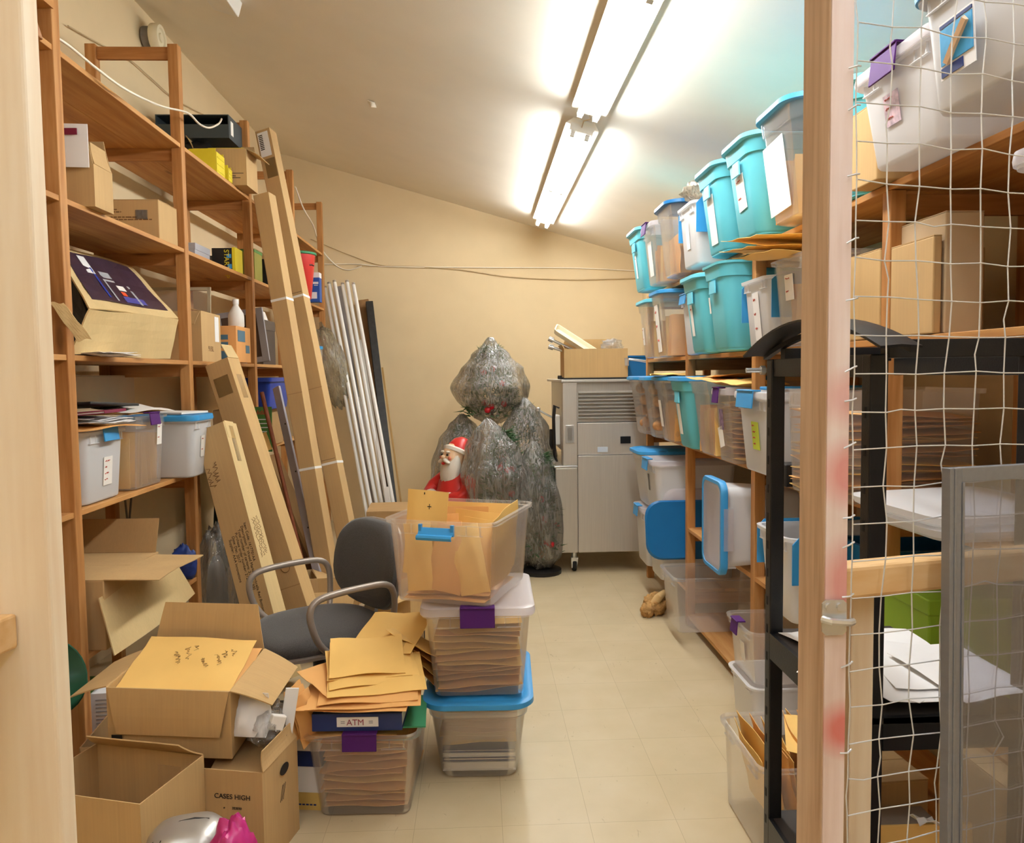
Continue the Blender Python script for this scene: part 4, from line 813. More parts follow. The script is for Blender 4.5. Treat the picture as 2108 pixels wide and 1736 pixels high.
# ------------------------------------------------------------------ boxes at the lower left
eb = carton('open cardboard box holding manila envelopes with handwriting, lower left foreground', M=TR(-1.025, 2.705, .335) @ RZ(-4) @ RX(4) @ RY(2), loc=None, rz=0, w=.41, d=.33, h=.235, flaps={'y+': (12, .16), 'x-': (112, .15), 'x+': (114, .14), 'y-': (176, .155)}, mat=CBY)
m = MB(); m.box(-.19, -.155, -.1735, -.172, .045, .075); m.build('dark_sticker', BLACKP, eb)
bpy.context.view_layer.update(); Me = eb.matrix_world
top_e = env('top manila envelope with handwriting in the open foreground box', Me @ TR(-.005, 0, .245) @ RX(17) @ RY(0), 'fat', MANILA, sx=1.17, sy=1.08)
for txt_, x, y, s in [('Bgn\nDinner\ncone', -.02, .095, .026), ('Oct\nLIV\nTeam\n2017', .085, .075, .024)]: pass
def scrawl(parent, x, y, z, n, size, ang, seed, mat=INKB):
    rnd = random.Random(seed); m = MB(); px = 0; pts = []
    for k in range(n*5): pts.append((k*size*.16, size*rnd.uniform(-.5, .5)*(1 if k % 3 else 1.3), 0))
    m.tube(pts, size*.048, 4); return m.build('handwriting', mat, parent, M=TR(x, y, z) @ RZ(ang))
zb = .0125
for (x, y, n, a, sd) in [(.0, .075, 3, -70, 1), (-.025, .065, 5, -66, 2), (-.05, .045, 5, -64, 3), (.115, .065, 3, -66, 4), (.09, .055, 3, -64, 5), (.07, .045, 5, -62, 6), (.04, .02, 4, -62, 7)]: scrawl(top_e, x, y, zb, n, .0155, a, sd)
env('second manila envelope edge showing under the handwritten one', Me @ TR(.01, .005, .222) @ RX(14), 'fat', MANILA2, sx=1.18, sy=1.05)
for k in range(5): env('envelope stacked inside the open foreground box', Me @ TR(.0, .0, .03+.036*k) @ RX(4), 'bulge', MANILA2, 'envelopes inside the open foreground box', sx=1.15, sy=1.15)
# box with the CASES HIGH print
ch = carton('torn cardboard box printed CASES HIGH on the floor, lower left', (-.85, 2.56, 0), -12, .36, .25, .33, {'x+': (-10, .06), 'y+': (-30, .08)}, CB)
text(ch, 'CASES HIGH', .0225, TR(.015, -.1265, .238) @ RX(90), INK); text(ch, '353030', .011, TR(.075, -.1265, .205) @ RX(90), INK); text(ch, 'o', .011, TR(.045, -.1265, .205) @ RX(90), INK)
m = MB(); m.loft([[(.1825, .02+.03*math.cos(a/2.5), .27+.018*math.sin(a/2.5)) for a in range(16)], [(.1845, .02+.03*math.cos(a/2.5), .27+.018*math.sin(a/2.5)) for a in range(16)]]); m.build('hand_hole', BLACKP, ch)
m = MB()
for k in range(3): m.tube([(.1805, -.01+k*.010, .17), (.1805, .01+k*.010, .22)], .0012, 3)
m.build('printed_mark', INK, ch)
for k in range(4): sheets(1, TR(-.80+.0*k, 2.58, .20+.03*k) @ RZ(-20+6*k) @ RX(6+2*k), 'grey-brown scrap card piled in the torn CASES HIGH box', 'scrap card in the torn box', rnd=R7, mat=(BEIGE, GREY, TAG, CBD)[k], w=.20, d=.20, spread=.01, ang=5, cat='card', name='scrap_card')
lb = carton('crushed cardboard box lying under the open envelope box', (-1.16, 2.88, 0), 6, .52, .36, .30, {'y-': (150, .12)}, CBD)
MB().box(-.05, .10, -.185, -.181, .262, .285).build('white_strip', PAPER, lb); MB().box(-.10, -.06, -.185, -.181, .262, .29).build('dark_sticker', BLACKP, lb)
t = blob('bubble_wrap', WRAP, 'crumpled clear bubble wrap between the open box and the envelope pile', 'packing', (-.735, 2.62, .335), .06, .10, .07, 12, .3, 5)
single(MB().slab([[(-.06+.12*i/5, -.07+.14*j/5, .03*math.sin(i*.9)*math.sin(j*.8)) for j in range(6)] for i in range(6)], .002), 'plastic_sleeve', PAPER, 'white translucent paper sheet hanging over the box edge beside the flap', 'paper', M=TR(-.775, 2.56, .45) @ RZ(-10) @ RX(70), smooth=True)
single(MB().box(-.025, .025, -.012, .012, 0, .05), 'foam_block', TAG, 'cream foam block with small holes on the bubble wrap', 'packing', M=TR(-.70, 2.56, .395) @ RZ(35) @ RY(20), bevel=.004)
for k, (x, z, a) in enumerate([(-.655, .40, 62), (-.640, .385, 66), (-.628, .37, 60)]):
    env('manila envelope standing on edge between the boxes and the pile', TR(x, 2.70, z) @ RZ(60) @ RX(88) @ RZ(a-50), 'fat', MANILA2, 'envelopes standing between boxes and pile', sx=.26, sy=.75)
single(MB().box(-.022, .022, -.003, .003, 0, .17), 'white_card', PAPER, 'narrow white card standing among the upright envelopes', 'card', M=TR(-.682, 2.62, .34) @ RZ(20) @ RY(10))
t = thing('food_bag', 'blue white and gold printed paper bag standing left of the purple-latched bin', 'bag', (-.645, 2.80, 0), -8); t.scale = (.70, .8, .66)
m = MB(); m.loft([rrect(.17, .09, .012, 3, 0), rrect(.175, .095, .015, 3, .05), rrect(.17, .085, .014, 3, .30), rrect(.165, .03, .01, 3, .38)]); m.build('body', PAPER, t, True)
m = MB(); m.loft([rrect(.177, .093, .014, 3, .245), rrect(.174, .090, .014, 3, .30), rrect(.170, .05, .012, 3, .345)], False, False); m.build('blue_band', NAVY, t, True); m = MB(); m.loft([rrect(.173, .093, .014, 3, .0), rrect(.179, .099, .016, 3, .05), rrect(.178, .096, .015, 3, .10)], False, False); m.build('gold_band', GOLD, t, True)
m = MB()
for k in range(6): m.box(-.06+.02*k, -.046+.02*k, -.0505, -.049, .028, .036)
m.build('printed_marks', NAVY, t)
single(MB().slab([[(-.06+.12*i/3, .0+.1*j/3, .01*math.sin(i)) for j in range(4)] for i in range(4)], .002), 'leaflet', plain('mint_paper', '#b5d3ae', .6), 'mint green leaflet sticking up behind the torn box', 'leaflet', M=TR(-.66, 2.83, .25) @ RZ(25) @ RX(75))
# open box nearest the camera, lower left
fo = carton('open empty cardboard box in the bottom left corner beside the silver appliance', (-1.124, 2.355, 0), -16, .40, .29, .375, {'y+': (-50, .1)}, CBY)
# silver appliance and its pink bag
t = thing('kitchen_appliance', 'silver rounded kitchen appliance with vents, bottom edge of the photo', 'appliance', (-.83, 2.13, 0), 14); t.scale = (.95, .95, .93)
R = []
for z, lx, ly in [(0, .22, .16), (.02, .24, .18), (.20, .25, .19), (.28, .245, .185), (.325, .22, .165), (.352, .17, .13), (.366, .10, .08), (.370, .03, .02)]: R.append(rrect(lx, ly, min(lx, ly)*.42, 5, z))
MB().loft(R).build('body', SILVER, t, 50); m = MB()
for k in range(5): m.box(-.035, .035, -.098, -.094, .225+k*.013, .230+k*.013)
m.build('vent', GREYP, t); m = MB()
m.tube([(-.10, -.05, .330), (-.06, -.02, .357), (-.02, -.0, .368), (.02, .0, .371), (.06, .0, .362)], .0025, 5)
for k in range(3): m.tube([(-.07+.02*k, -.06, .338), (-.065+.02*k, -.055, .350)], .002, 4)
m.build('seam', BLACKP, t)
blob('pink_bag', PINK, 'glossy magenta plastic bag beside the silver appliance', 'bag', (-.685, 2.06, 0), .075, .08, .20, 5, .22, 2.5, (22, 30))
cable('black power cord looping over the silver appliance and pink bag', [(-.745, 2.02, .285), (-.72, 1.995, .318), (-.69, 1.98, .332), (-.66, 1.97, .330), (-.63, 1.96, .318), (-.61, 1.95, .29)], .004, RUBBER)
# ------------------------------------------------------------------ boxes behind the chair
ul = carton('cardboard box printed UL with barcode behind the chair legs', (-.44, 4.62, 0), -38, .34, .34, .30, {'y-': (100, .14)}, CBY)
text(ul, 'UL', .075, TR(.172, -.14, .13) @ RZ(90) @ RX(90), INK); m = MB(); m.box(.1715, .173, -.15, -.055, .03, .085); m.build('printed_frame', INK, ul); m = MB()
for k in range(7): m.box(.1732, .1738, -.143+k*.0115, -.136+k*.0115, .036, .079)
m.build('barcode', CBD, ul)
bx = carton('low cardboard box with an open flap beside the tall cartons', (-.98, 4.72, 0), 8, .44, .34, .30, {'y-': (150, .1), 'x+': (60, .12)}, CBY)
carton('brown cardboard box top showing behind the open top bin', (-.60, 5.75, 0), 3, .46, .40, .60, None, CBD, closed=True)
# ------------------------------------------------------------------ long cartons leaning on the left rack
def longbox(label, base, topc, w, d, spin, mat, name='long_carton', cat='long carton', side=None):
    base, topc = Vector(base), Vector(topc); z = (topc-base).normalized(); x = Vector((math.cos(math.radians(spin)), math.sin(math.radians(spin)), 0)); x = (x-z*x.dot(z)).normalized(); y = z.cross(x)
    M = Matrix(((x.x, y.x, z.x, base.x), (x.y, y.y, z.y, base.y), (x.z, y.z, z.z, base.z), (0, 0, 0, 1)))
    t = thing(name, label, cat, M=M); L = (topc-base).length; m = MB(); m.box(-w/2, w/2, -d/2, d/2, .0, L); m.build('body', mat, t, bevel=.003); return t, L
for k, (bs, tp, lb) in enumerate([((-.985, 5.12, .04), (-1.431, 5.411, 2.80), 'left one of the two strapped tall cartons leaning on the rack'), ((-.825, 5.22, .04), (-1.495, 5.74, 3.32), 'right one of the two strapped tall cartons, with a barcode label')]):
    t, L = longbox(lb, bs, tp, .112, .10, -14, CB)
    for f in ((.333, .741), (.285, .635))[k]:
        m = MB(); z = L*f; e = .0015
        for x0, x1, y0, y1 in ((-.056-e, .056+e, -.05-e, -.05), (-.056-e, .056+e, .05, .05+e), (-.056-e, -.056, -.05, .05), (.056, .056+e, -.05, .05)): m.box(x0, x1, y0, y1, z-.008, z+.008)
        m.build('strap', STRAP, t)
        m = MB()
        for q in range(12): m.box(-.05+q*.0085, -.046+q*.0085, -.0515, -.05, z+.025, z+.029)
        if k: m.build('printed_dashes', INK, t)
    MB().box(-.0565, .0565, -.0508, -.05, L*(.513, .44)[k], L*(.513, .44)[k]+.005).build('fold_line', CBD, t)
    MB().box(-.056, -.052, -.0506, -.05, 0, L).build('edge_tape', CBD, t)
    if k:
        MB().box(-.045, .035, -.0525, -.05, L-.20, L-.02).build('label_sticker', PAPER, t); m = MB()
        for q in range(9): m.box(-.038, -.008, -.0535, -.0525, L-.15+q*.013, L-.143+q*.013)
        m.build('barcode', INK, t); MB().box(-.03, .05, -.051, -.05, L-.36, L-.22).build('tape', TAPEM, t)
tb, L = longbox('long carton printed with an umbrella description, leaning low on the rack', (-1.03, 3.93, .02), (-1.43, 4.27, 1.30), .175, .12, -16, CB)
MB().box(.0877, .0885, -.06, .06, 0, L).build('side_panel', CBL, tb); MB().box(.0877, .090, -.05, .03, L-.09, L+.006).build('flap_tape', CBL, tb); MB().box(.0886, .0905, -.02, .015, L-.22, L-.02).build('tape', TAPEM, tb)
lines = ['Item Code: 1617701AA', "Description: 7' Wood Market Umbrella Red Bottom-White Bo", 'Total number of cartons: 217  of 300', 'Purchase order number: 212231', 'Date: Dec. 2017', 'Supplier: AAA Innovations']
for k, s in enumerate(lines): text(tb, s, .0215, Matrix(((0, 1, 0, .052-.021*k), (0, 0, -1, -.0605), (-1, 0, 0, L*.60-.012*k), (0, 0, 0, 1))), INK, depth=.0004)
for k in range(2): scrawl(tb, 0, 0, 0, 4, .035, 0, 20+k, INKB).matrix_local = Matrix(((0, 1, 0, -.03-.035*k), (0, 0, -1, -.061), (-1, 0, 0, L*.86-.02*k), (0, 0, 0, 1)))
for k in range(3): scrawl(tb, 0, 0, 0, 12, .022, 0, 30+k, INKB).matrix_local = Matrix(((0, 0, 1, .0892), (0, 1, 0, .02-.022*k), (-1, 0, 0, L*.62-.01*k), (0, 0, 0, 1)))
ta, L = longbox('long carton with raised taped end flap behind the printed one', (-.93, 4.28, .02), (-1.46, 4.50, 1.66), .15, .11, -16, CB)
MB().box(.0752, .076, -.055, .055, 0, L).build('side_panel', CBY, ta); MB().slab([[(.078-.02*j/3, -.05+.1*i/3, L-.002+.085*j/3) for j in range(4)] for i in range(4)], .004).build('end_flap', CBL, ta)
MB().box(-.05, .045, -.057, -.055, L-.20, L-.09).build('tape', TAPEM, ta); m = MB(); m.tube([(.02+.028*math.cos(a/4), -.0565, L*.30+.028*math.sin(a/4)) for a in range(26)], .002, 4); m.build('printed_seal', INKB, ta); MB().box(.0755, .0768, -.02, .025, L-.24, L-.10).build('tape', TAPEM, ta)
MB().box(-.0755, .0765, -.0558, -.055, L*.235, L*.238).build('fold_line', CBD, ta)
t, L = longbox('pale grey metal channel leaning left of the strapped tall cartons', (-1.02, 5.02, .05), (-1.43, 5.56, 1.50), .06, .02, -30, plain('lavender_metal', '#b3aeb6', .45), 'metal_channel', 'metal channel')
m = MB()
for f in (.35, .6, .82): m.lathe([(.006, 0), (.006, .001)], 10, TR(.015, -.0102, L*f) @ RX(90))
m.build('bolt_hole', BLACKP, t)
m = MB(); m.tube([(-1.08, 4.98, .03), (-1.47, 5.33, 1.47)], .014, 10); single(m, 'broom_handle', wood('broom_wood', '#5e2f18', '#7a4022', '#8c5030', 'z', 1), 'thin brown wooden pole leaning in front of the green card', 'pole', smooth=True)
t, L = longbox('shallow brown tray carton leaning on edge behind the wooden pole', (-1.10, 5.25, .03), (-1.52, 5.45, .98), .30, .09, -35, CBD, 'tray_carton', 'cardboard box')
MB().box(-.12, .12, -.0465, -.045, .05, L-.05).build('hollow_shade', plain('shadow_card', '#6b4a2c', .9), t)  # dark slab painted as the shade inside the tray, no real recess
t = thing('flower_pot', 'tan fluted pot with red stripe holding small toys under the rack', 'pot', (-1.52, 5.32, .32)); MB().lathe([(.07, 0), (.075, .01), (.10, .24), (.115, .245), (.115, .29), (.105, .29), (.09, .22), (.065, .02)], 26).build('body', plain('tan_clay', '#b58a5c', .6), t, True); MB().lathe([(.0925, .125), (.094, .128), (.0955, .145), (.094, .148)], 26).build('red_stripe', RED, t, True)
blob('toy_duck', YELLOW, 'small yellow toy in the tan pot', 'toy', (-1.53, 5.30, .55), .04, .04, .05, 3, .1)
carton('small cardboard box supporting the tan pot', (-1.54, 5.34, 0), 5, .32, .3, .31, None, CBD, closed=True)
blob('green_bag', DKGREEN, 'dark green cloth bag slumped below the shelf at the third post', 'bag', (-1.80, 5.95, 0), .20, .36, .52, 8, .12)
carton('small open cardboard box by the chair with clutter inside', (-1.22, 4.95, 0), 20, .30, .26, .30, {'x+': (110, .1)}, CB)
blob('plastic_bag', clear('tan_film', '#c9bd9c', .45, rough=.15, gloss=1.5, wr=.8), 'crumpled tan plastic bag hanging beside the tall strapped cartons', 'bag', None, .15, .09, .40, 14, .28, 3, M=TR(-1.49, 7.94, 1.68) @ RY(-14), flat=False)
# ------------------------------------------------------------------ fluorescent tubes and planks leaning in the far left corner
tubs = [((669, 590), (752, 1040)), ((677, 582), (763, 1040)), ((688, 578), (776, 1040)), ((705, 583), (786, 1040)), ((714, 578), (797, 1040)), ((727, 583), (810, 1040)), ((717, 728), (790, 1040))]
TL = ['far left leaning white tube', 'second white tube from the left', 'third white tube from the left', 'fourth white tube from the left', 'thick white tube, fifth from the left', 'rightmost white tube by the black plank', 'short white tube between the longer ones']
for k, (a, b) in enumerate(tubs):
    yt = 8.30-.02*(k % 3); A = aY(*a, yt); B = aY(*b, 7.55-.03*(k % 2)+.08*(k == 6)); d = (A-B).normalized(); Bt = B-d*((B.z-.012)/d.z)
    t = thing('fluorescent_tube', TL[k]+' leaning in the far left corner', 'tube', M=frame(Bt, d.orthogonal(), d.cross(d.orthogonal()))); L = (A-Bt).length
    MB().lathe([(.018, .02), (.0195, .03), (.0195, L-.03), (.018, L-.02)], 14).build('glass', TUBEOFF, t, True)
    for z in (0, L-.022): MB().lathe([(.008, z), (.0195, z+.004), (.0195, z+.022)], 14).build('end_cap', CHROME, t, True)
def plank(label, a, b, w, th, ya, yb, mat, name='plank', spin=0):
    A = aY(*a, ya); B = aY(*b, yb); d = (A-B).normalized(); Bt = B-d*((B.z-.01)/d.z); t, L = longbox(label, Bt, A, w, th, spin, mat, name, 'plank'); return t
plank('white flat strip leaning among the white tubes', (741, 700), (775, 900), .03, .012, 8.2, 7.75, WHITE, 'white_strip')
plank('short white box piece at the foot of the tubes', (795, 1003), (802, 1060), .05, .04, 7.36, 7.30, WHITE, 'white_strip')
plank('brown board leaning behind the white tubes', (746, 618), (803, 1040), .13, .03, 8.42, 7.80, plain('brown_board', '#8f6a42', .6, var=.15), 'board')
plank('grey board edge behind the left white tubes', (697, 590), (770, 1040), .06, .02, 8.40, 7.80, GREY, 'board')
plank('black speckled plank leaning in the far left corner', (760, 624), (809, 1040), .075, .10, 8.32, 7.62, plain('black_plank', '#23211f', .5, var=.5, scale=25), 'plank', 10)
plank('thin tan strip right of the black plank', (787, 757), (822, 1010), .02, .02, 8.40, 7.9, plain('tan_strip', '#b08a50', .6), 'strip')
# ------------------------------------------------------------------ cables and marks on the back wall
yb = YB-.012
cable('white cable running from the rack top down to the back wall', [aX(608, 385, -1.58), aX(625, 430, -1.58), aX(645, 465, -1.60), aX(660, 510, -1.64), aY(690, 545, yb), aY(717, 556, yb), aY(745, 548, yb)], .007)
cable('upper cable stretched level across the back wall', [aY(668, 544, yb), aY(735, 544, yb), aY(800, 549, yb), aY(1000, 551, yb), aY(1180, 552, yb), aY(1310, 558, yb)], .006, CABLE)
cable('lower cable sagging across the back wall', [aY(735, 548, yb), aY(850, 549, yb), aY(950, 556, yb), aY(1050, 570, yb), aY(1180, 576, yb), aY(1310, 573, yb)], .006, CABLET)
cable('thin cable slanting along the back wall from the rack', [aY(640, 492, yb), aY(720, 525, yb), aY(790, 547, yb), aY(900, 552, yb)], .004, CABLET)
# ------------------------------------------------------------------ bearded plastic figurine
Mf = Matrix(((-.80, .6, 0, -.20), (-.6, -.80, 0, 6.30), (0, 0, 1, 0), (0, 0, 0, 1)))
t = thing('plastic_figurine', 'glossy plastic holiday figurine with white beard and red coat', 'figurine', M=Mf)
def lat(name, prof, mat, M, n=24, sx=1, sy=1): return MB().lathe(prof, n, M @ Matrix.Diagonal((sx, sy, 1, 1))).build(name, mat, t, True)
lat('coat', [(.14, 0), (.20, .03), (.215, .25), (.205, .45), (.19, .60), (.15, .72), (.09, .79)], RED, TR(0, 0, 0), 28, .85, 1.0)
lat('coat_trim', [(.15, 0), (.215, .01), (.215, .06), (.19, .07)], BEARD, TR(0, 0, 0), 28, .87, 1.02)
lat('head', [(.02, -.125), (.075, -.10), (.10, -.04), (.103, .02), (.085, .08), (.04, .115), (.01, .12)], SKIN, TR(.015, 0, .90), 24, .95, .9)
lat('hat', [(.095, 0), (.105, .01), (.10, .05), (.075, .10), (.035, .13), (.01, .135)], RED, TR(-.03, 0, .935) @ RY(-28), 24)
lat('hat_trim', [(.09, -.022), (.112, -.015), (.115, .01), (.10, .022)], BEARD, TR(-.012, 0, .945) @ RY(-28), 24)
blob('hat_pompom', BEARD, '', '', None, .035, .035, .035, 3, .1, M=TR(-.13, .02, .90), flat=False, parent=t)
m = MB(); R = []
for z, rx, ry, ox in [(.925, .03, .092, .06), (.89, .055, .10, .06), (.84, .07, .105, .065), (.77, .075, .10, .075), (.70, .06, .085, .085), (.645, .03, .05, .095), (.63, .008, .012, .10)]:
    R.append([(ox-.02+rx*math.cos(a*math.pi/12)*(1+.06*math.sin(a*4+z*60)), ry*math.sin(a*math.pi/12)*(1+.05*math.sin(a*3+z*50)), z) for a in range(24)])
m.loft(R[::-1]); m.build('beard', BEARD, t, True)
for s in (-1, 1):
    blob('eyebrow', BEARD, '', '', None, .012, .026, .009, 3+s, .05, M=TR(.098, s*.036, .955), flat=False, parent=t)
    blob('eye', INK, '', '', None, .008, .012, .009, 2, .02, M=TR(.106, s*.036, .932), flat=False, parent=t); blob('cheek', plain('rosy', '#d8765c', .4), '', '', None, .012, .018, .016, 2, .02, M=TR(.100, s*.058, .905), flat=False, parent=t)
    blob('moustache', BEARD, '', '', None, .022, .045, .016, 4, .08, M=TR(.112, s*.035, .884) @ RX(-s*22), flat=False, parent=t)
    P = [Vector((0, s*.17, .72)), Vector((.05, s*.235, .65)), Vector((.12, s*.21, .60)), Vector((.17, s*.12, .59))]
    MB().tube(P, [.06, .066, .058, .05], 14).build('sleeve', RED, t, True); MB().tube([P[3]-Vector((.02, -s*.02, 0)), P[3]+Vector((.018, -s*.02, 0))], [.058, .058], 14).build('cuff', BEARD, t, True)
    blob('hand', SKIN, '', '', None, .035, .045, .03, 5, .12, M=TR(.195, s*.08, .59), flat=False, parent=t)
    for q in range(4): MB().tube([(.21, s*(.095-.018*q), .595), (.232, s*(.082-.018*q), .59), (.236, s*(.065-.018*q), .575)], [.010, .009, .006], 8).build('finger', SKIN, t, True)
blob('nose', SKIN, '', '', None, .02, .02, .02, 1, .05, M=TR(.118, 0, .912), flat=False, parent=t); blob('mouth', RED, '', '', None, .012, .02, .012, 1, .02, M=TR(.122, 0, .862), flat=False, parent=t)
MB().lathe([(.188, .44), (.198, .445), (.198, .485), (.188, .49)], 28, Matrix.Diagonal((.87, 1.03, 1, 1))).build('belt', BLACKP, t, True)
for z in (.58, .52): blob('coat_button', GOLD, '', '', None, .01, .012, .012, 1, .02, M=TR(.172, 0, z), flat=False, parent=t)
# ------------------------------------------------------------------ bagged artificial trees
def btree(label, loc, h, rmax, z0, seed, stand=False, lean=0, tie=.93, n=900, prof=None):
    t = thing('bagged_tree', label, 'artificial tree', loc); rnd = random.Random(seed); m = MB()
    for k in range(n):
        f = rnd.random()**.7; z = z0+.06+(h-z0-.16)*f; r = rmax*.80*(1-f)**.6*rnd.uniform(.35, 1)+.02; a = rnd.uniform(0, 6.283)
        p = Vector((r*math.cos(a), r*math.sin(a), z)); d = Vector((math.cos(a)+rnd.uniform(-.6, .6), math.sin(a)+rnd.uniform(-.6, .6), rnd.uniform(-.3, .9))).normalized(); l = rnd.uniform(.05, .10); s = d.orthogonal().normalized()*.008; s2 = d.cross(s)
        m.add([p+s, p-s*.5+s2*.8, p-s*.5-s2*.8, p+d*l], [(0, 1, 3), (1, 2, 3), (2, 0, 3), (2, 1, 0)])
    m.build('foliage', NEEDLE, t); MB().tube([(0, 0, .03), (0, 0, z0+.35*(h-z0))], .018, 8).build('trunk', BARK, t, True)
    for k in range(7):
        f = rnd.random()*.8; a = rnd.uniform(3.4, 6.0); r = rmax*.85*(1-f)**.6; blob('ornament', BULB, '', '', None, .028, .028, .028, k, .05, n=(8, 10), M=TR(r*math.cos(a), r*math.sin(a), z0+.1+(h-z0-.25)*f), flat=False, parent=t)
    b = MB(); R = []; nz, na = 26, 56
    P = prof or [(0, .5), (.1, .82), (.35, 1), (.6, .92), (.8, .68), (.92, .40), (.98, .16), (1, .06)]
    for i in range(nz+1):
        f = i/nz; j = next(q for q in range(len(P)-1) if P[q][0] <= f <= P[q+1][0]); u = (f-P[j][0])/(P[j+1][0]-P[j][0]); u = u*u*(3-2*u); rr = (P[j][1]*(1-u)+P[j+1][1]*u)*rmax; ring = []
        for q in range(na):
            a = 2*math.pi*q/na; v = Vector((math.cos(a)*1.3, math.sin(a)*1.3, f*2.2)); w = 1+.16*noise.noise(v*1.6+Vector((seed, 0, 0)))+.10*noise.noise(Vector((math.cos(a)*5, math.sin(a)*5, f*3+seed)))+.05*abs(noise.noise(Vector((math.cos(a)*11, math.sin(a)*11, f*2.5-seed))))+(.18*math.sin(a*9+seed+f*2)*max(0, f-.62))
            ring.append((rr*w*math.cos(a)+lean*f*f, rr*w*math.sin(a), z0+(h-z0)*f+.02*noise.noise(v*3)))
        R.append(ring)
    b.loft(R); b.build('bag', BAGP, t, 70)
    MB().lathe([(.16, 0), (.16, .03), (.05, .05), (.03, .12)], 20).build('stand', BLACKP, t, True)
    return t
btree('tallest tree wrapped in clear bag, its pointed top standing highest against the back wall', (.11, 7.0, 0), 1.90, .34, 1.13, 3, n=1500, prof=[(0, .22), (.10, .58), (.28, .95), (.42, 1), (.62, .80), (.8, .47), (.93, .20), (1, .07)])
btree('low bagged tree at the left of the tall one, behind the figurine', (-.16, 6.95, 0), 1.22, .30, .05, 5)
btree('bagged tree right of the tall one, beside the steel machine', (.40, 6.80, 0), 1.36, .29, .05, 7)
btree('front bagged tree directly behind the open top bin', (.19, 6.12, 0), 1.22, .31, .04, 11, lean=-.13, n=1100)
btree('slim bagged tree standing closest to the steel machine caster', (.47, 6.06, 0), 1.04, .19, .06, 13, lean=-.05)
# ------------------------------------------------------------------ stainless machine with things on top
t = thing('soft_serve_machine', 'stainless steel dispensing machine on casters against the back of the room', 'machine', (.99, 6.62, 0))
ox, oy = .99, 6.62; X0, X1, Y0, Y1 = .645-ox, 1.40-ox, 6.0-oy, 7.25-oy
MB().box(X0+.115, X1, Y0, Y1, .165, .93).build('lower_cabinet', STEEL, t, bevel=.006); MB().box(X0-.06, X0+.113, Y0+.0, Y1-.1, .165, .835).build('side_cabinet', STEELX, t, bevel=.006)
MB().box(X0-.07, X0+.113, Y0-.004, Y1-.1, .836, .852).build('drip_ledge', CHROME, t, bevel=.003)
MB().box(X0+.0, X0+.113, Y0+.002, Y0+.10, .853, 1.50).build('corner_pillar', STEEL, t, bevel=.006); MB().box(X0+.03, X1, Y0+.10, Y1, .932, 1.50).build('upper_body', STEELX, t, bevel=.006); MB().box(X0+.115, X1, Y0+.004, Y0+.098, .932, 1.185).build('front_panel', STEEL, t, bevel=.004)
MB().box(X0+.115, X1, Y0+.03, Y0+.098, 1.19, 1.50).build('vent_housing', STEELX, t); m = MB()
for k in range(8): z = 1.215+k*.028; m.hexa([(X0+.125, Y0+.02, z), (X1, Y0+.02, z), (X1, Y0+.034, z+.012), (X0+.125, Y0+.034, z+.012), (X0+.125, Y0+.003, z+.008), (X1, Y0+.003, z+.008), (X1, Y0+.034, z+.024), (X0+.125, Y0+.034, z+.024)])
m.build('louvre', STEEL, t); MB().box(X0-.01, X1+.01, Y0-.006, Y1, 1.501, 1.522).build('top_plate', STEEL, t, bevel=.004)
MB().box(X0+.115, X1, Y0-.003, Y0+.003, .932, .938).build('seam_trim', CHROME, t); MB().box(X0+.02, X0+.085, Y0-.004, Y0+.002, 1.03, 1.17).build('latch_plate', CHROME, t, bevel=.003); MB().box(X0+.035, X0+.07, Y0-.006, Y0-.004, 1.05, 1.15).build('latch_recess', GREYP, t)
MB().box(X0+.45, X0+.53, Y0-.002, Y0+.004, 1.02, 1.075).build('control_window', BLACK, t); MB().box(X0+.27, X0+.35, Y0-.001, Y0+.004, .955, .995).build('label_sticker', plain('pale_blue_label', '#c9d4e2', .5), t)
Mp = TR(X0-.02, Y0+.24, 0); m = MB(); m.box(-.03, .02, -.06, .06, 1.0, 1.24, Mp); m.build('dispenser_head', WHITE, t, bevel=.01); m = MB()
m.tube([(-.02, -.02, 1.21), (-.10, -.03, 1.25), (-.15, -.03, 1.28)], .008, 8, Mp); m.lathe([(.004, -.02), (.018, -.012), (.018, .012), (.004, .02)], 12, Mp @ TR(-.155, -.03, 1.285)); m.build('draw_handle', CHROME, t, True)
for dy in (-.06, .0, .06): m = MB(); m.tube([(.0, dy-.12, 1.30), (-.03, dy-.12, 1.32), (-.04, dy-.12, 1.22), (-.035, dy-.12, .92), (-.02, dy-.12, .88)], .007, 8, Mp); m.build('hose', BLACKP, t, True)
m = MB(); m.tube([(-.04, .02, 1.12), (-.05, .0, 1.0), (-.04, 0, .96)], [.02, .016, .008], 8, Mp); m.build('spigot', BLACKP, t, True)
for x in (X0+.09, X1-.05):
    for y in (Y0+.08, Y1-.1): m = MB(); m.tube([(x, y, .165), (x, y, .10)], .022, 12); m.build('caster_stem', CHROME, t, True); m = MB(); m.lathe([(.05, -.016), (.055, -.01), (.055, .01), (.05, .016)], 18, TR(x, y+.01, .055) @ RY(90)); m.build('caster_wheel', RUBBER, t, True); MB().hexa([(x-.025, y-.03, .03), (x+.02, y-.03, .05), (x+.02, y-.01, .05), (x-.025, y-.01, .03), (x-.028, y-.035, .115), (x+.028, y-.035, .115), (x+.028, y+.01, .115), (x-.028, y+.01, .115)]).build('caster_guard', CHROME, t)
single(MB().box(-.25, .25, -.16, .16, 0, .012), 'black_tray', BLACKP, 'flat black tray under the carton on the steel machine', 'tray', loc=(.91, 6.20, 1.523))
cb = carton('open shallow cardboard carton of parts on top of the steel machine', (.915, 6.19, 1.536), 0, .50, .28, .225, {'y+': (-4, .085), 'x-': (30, .04)}, CBY)
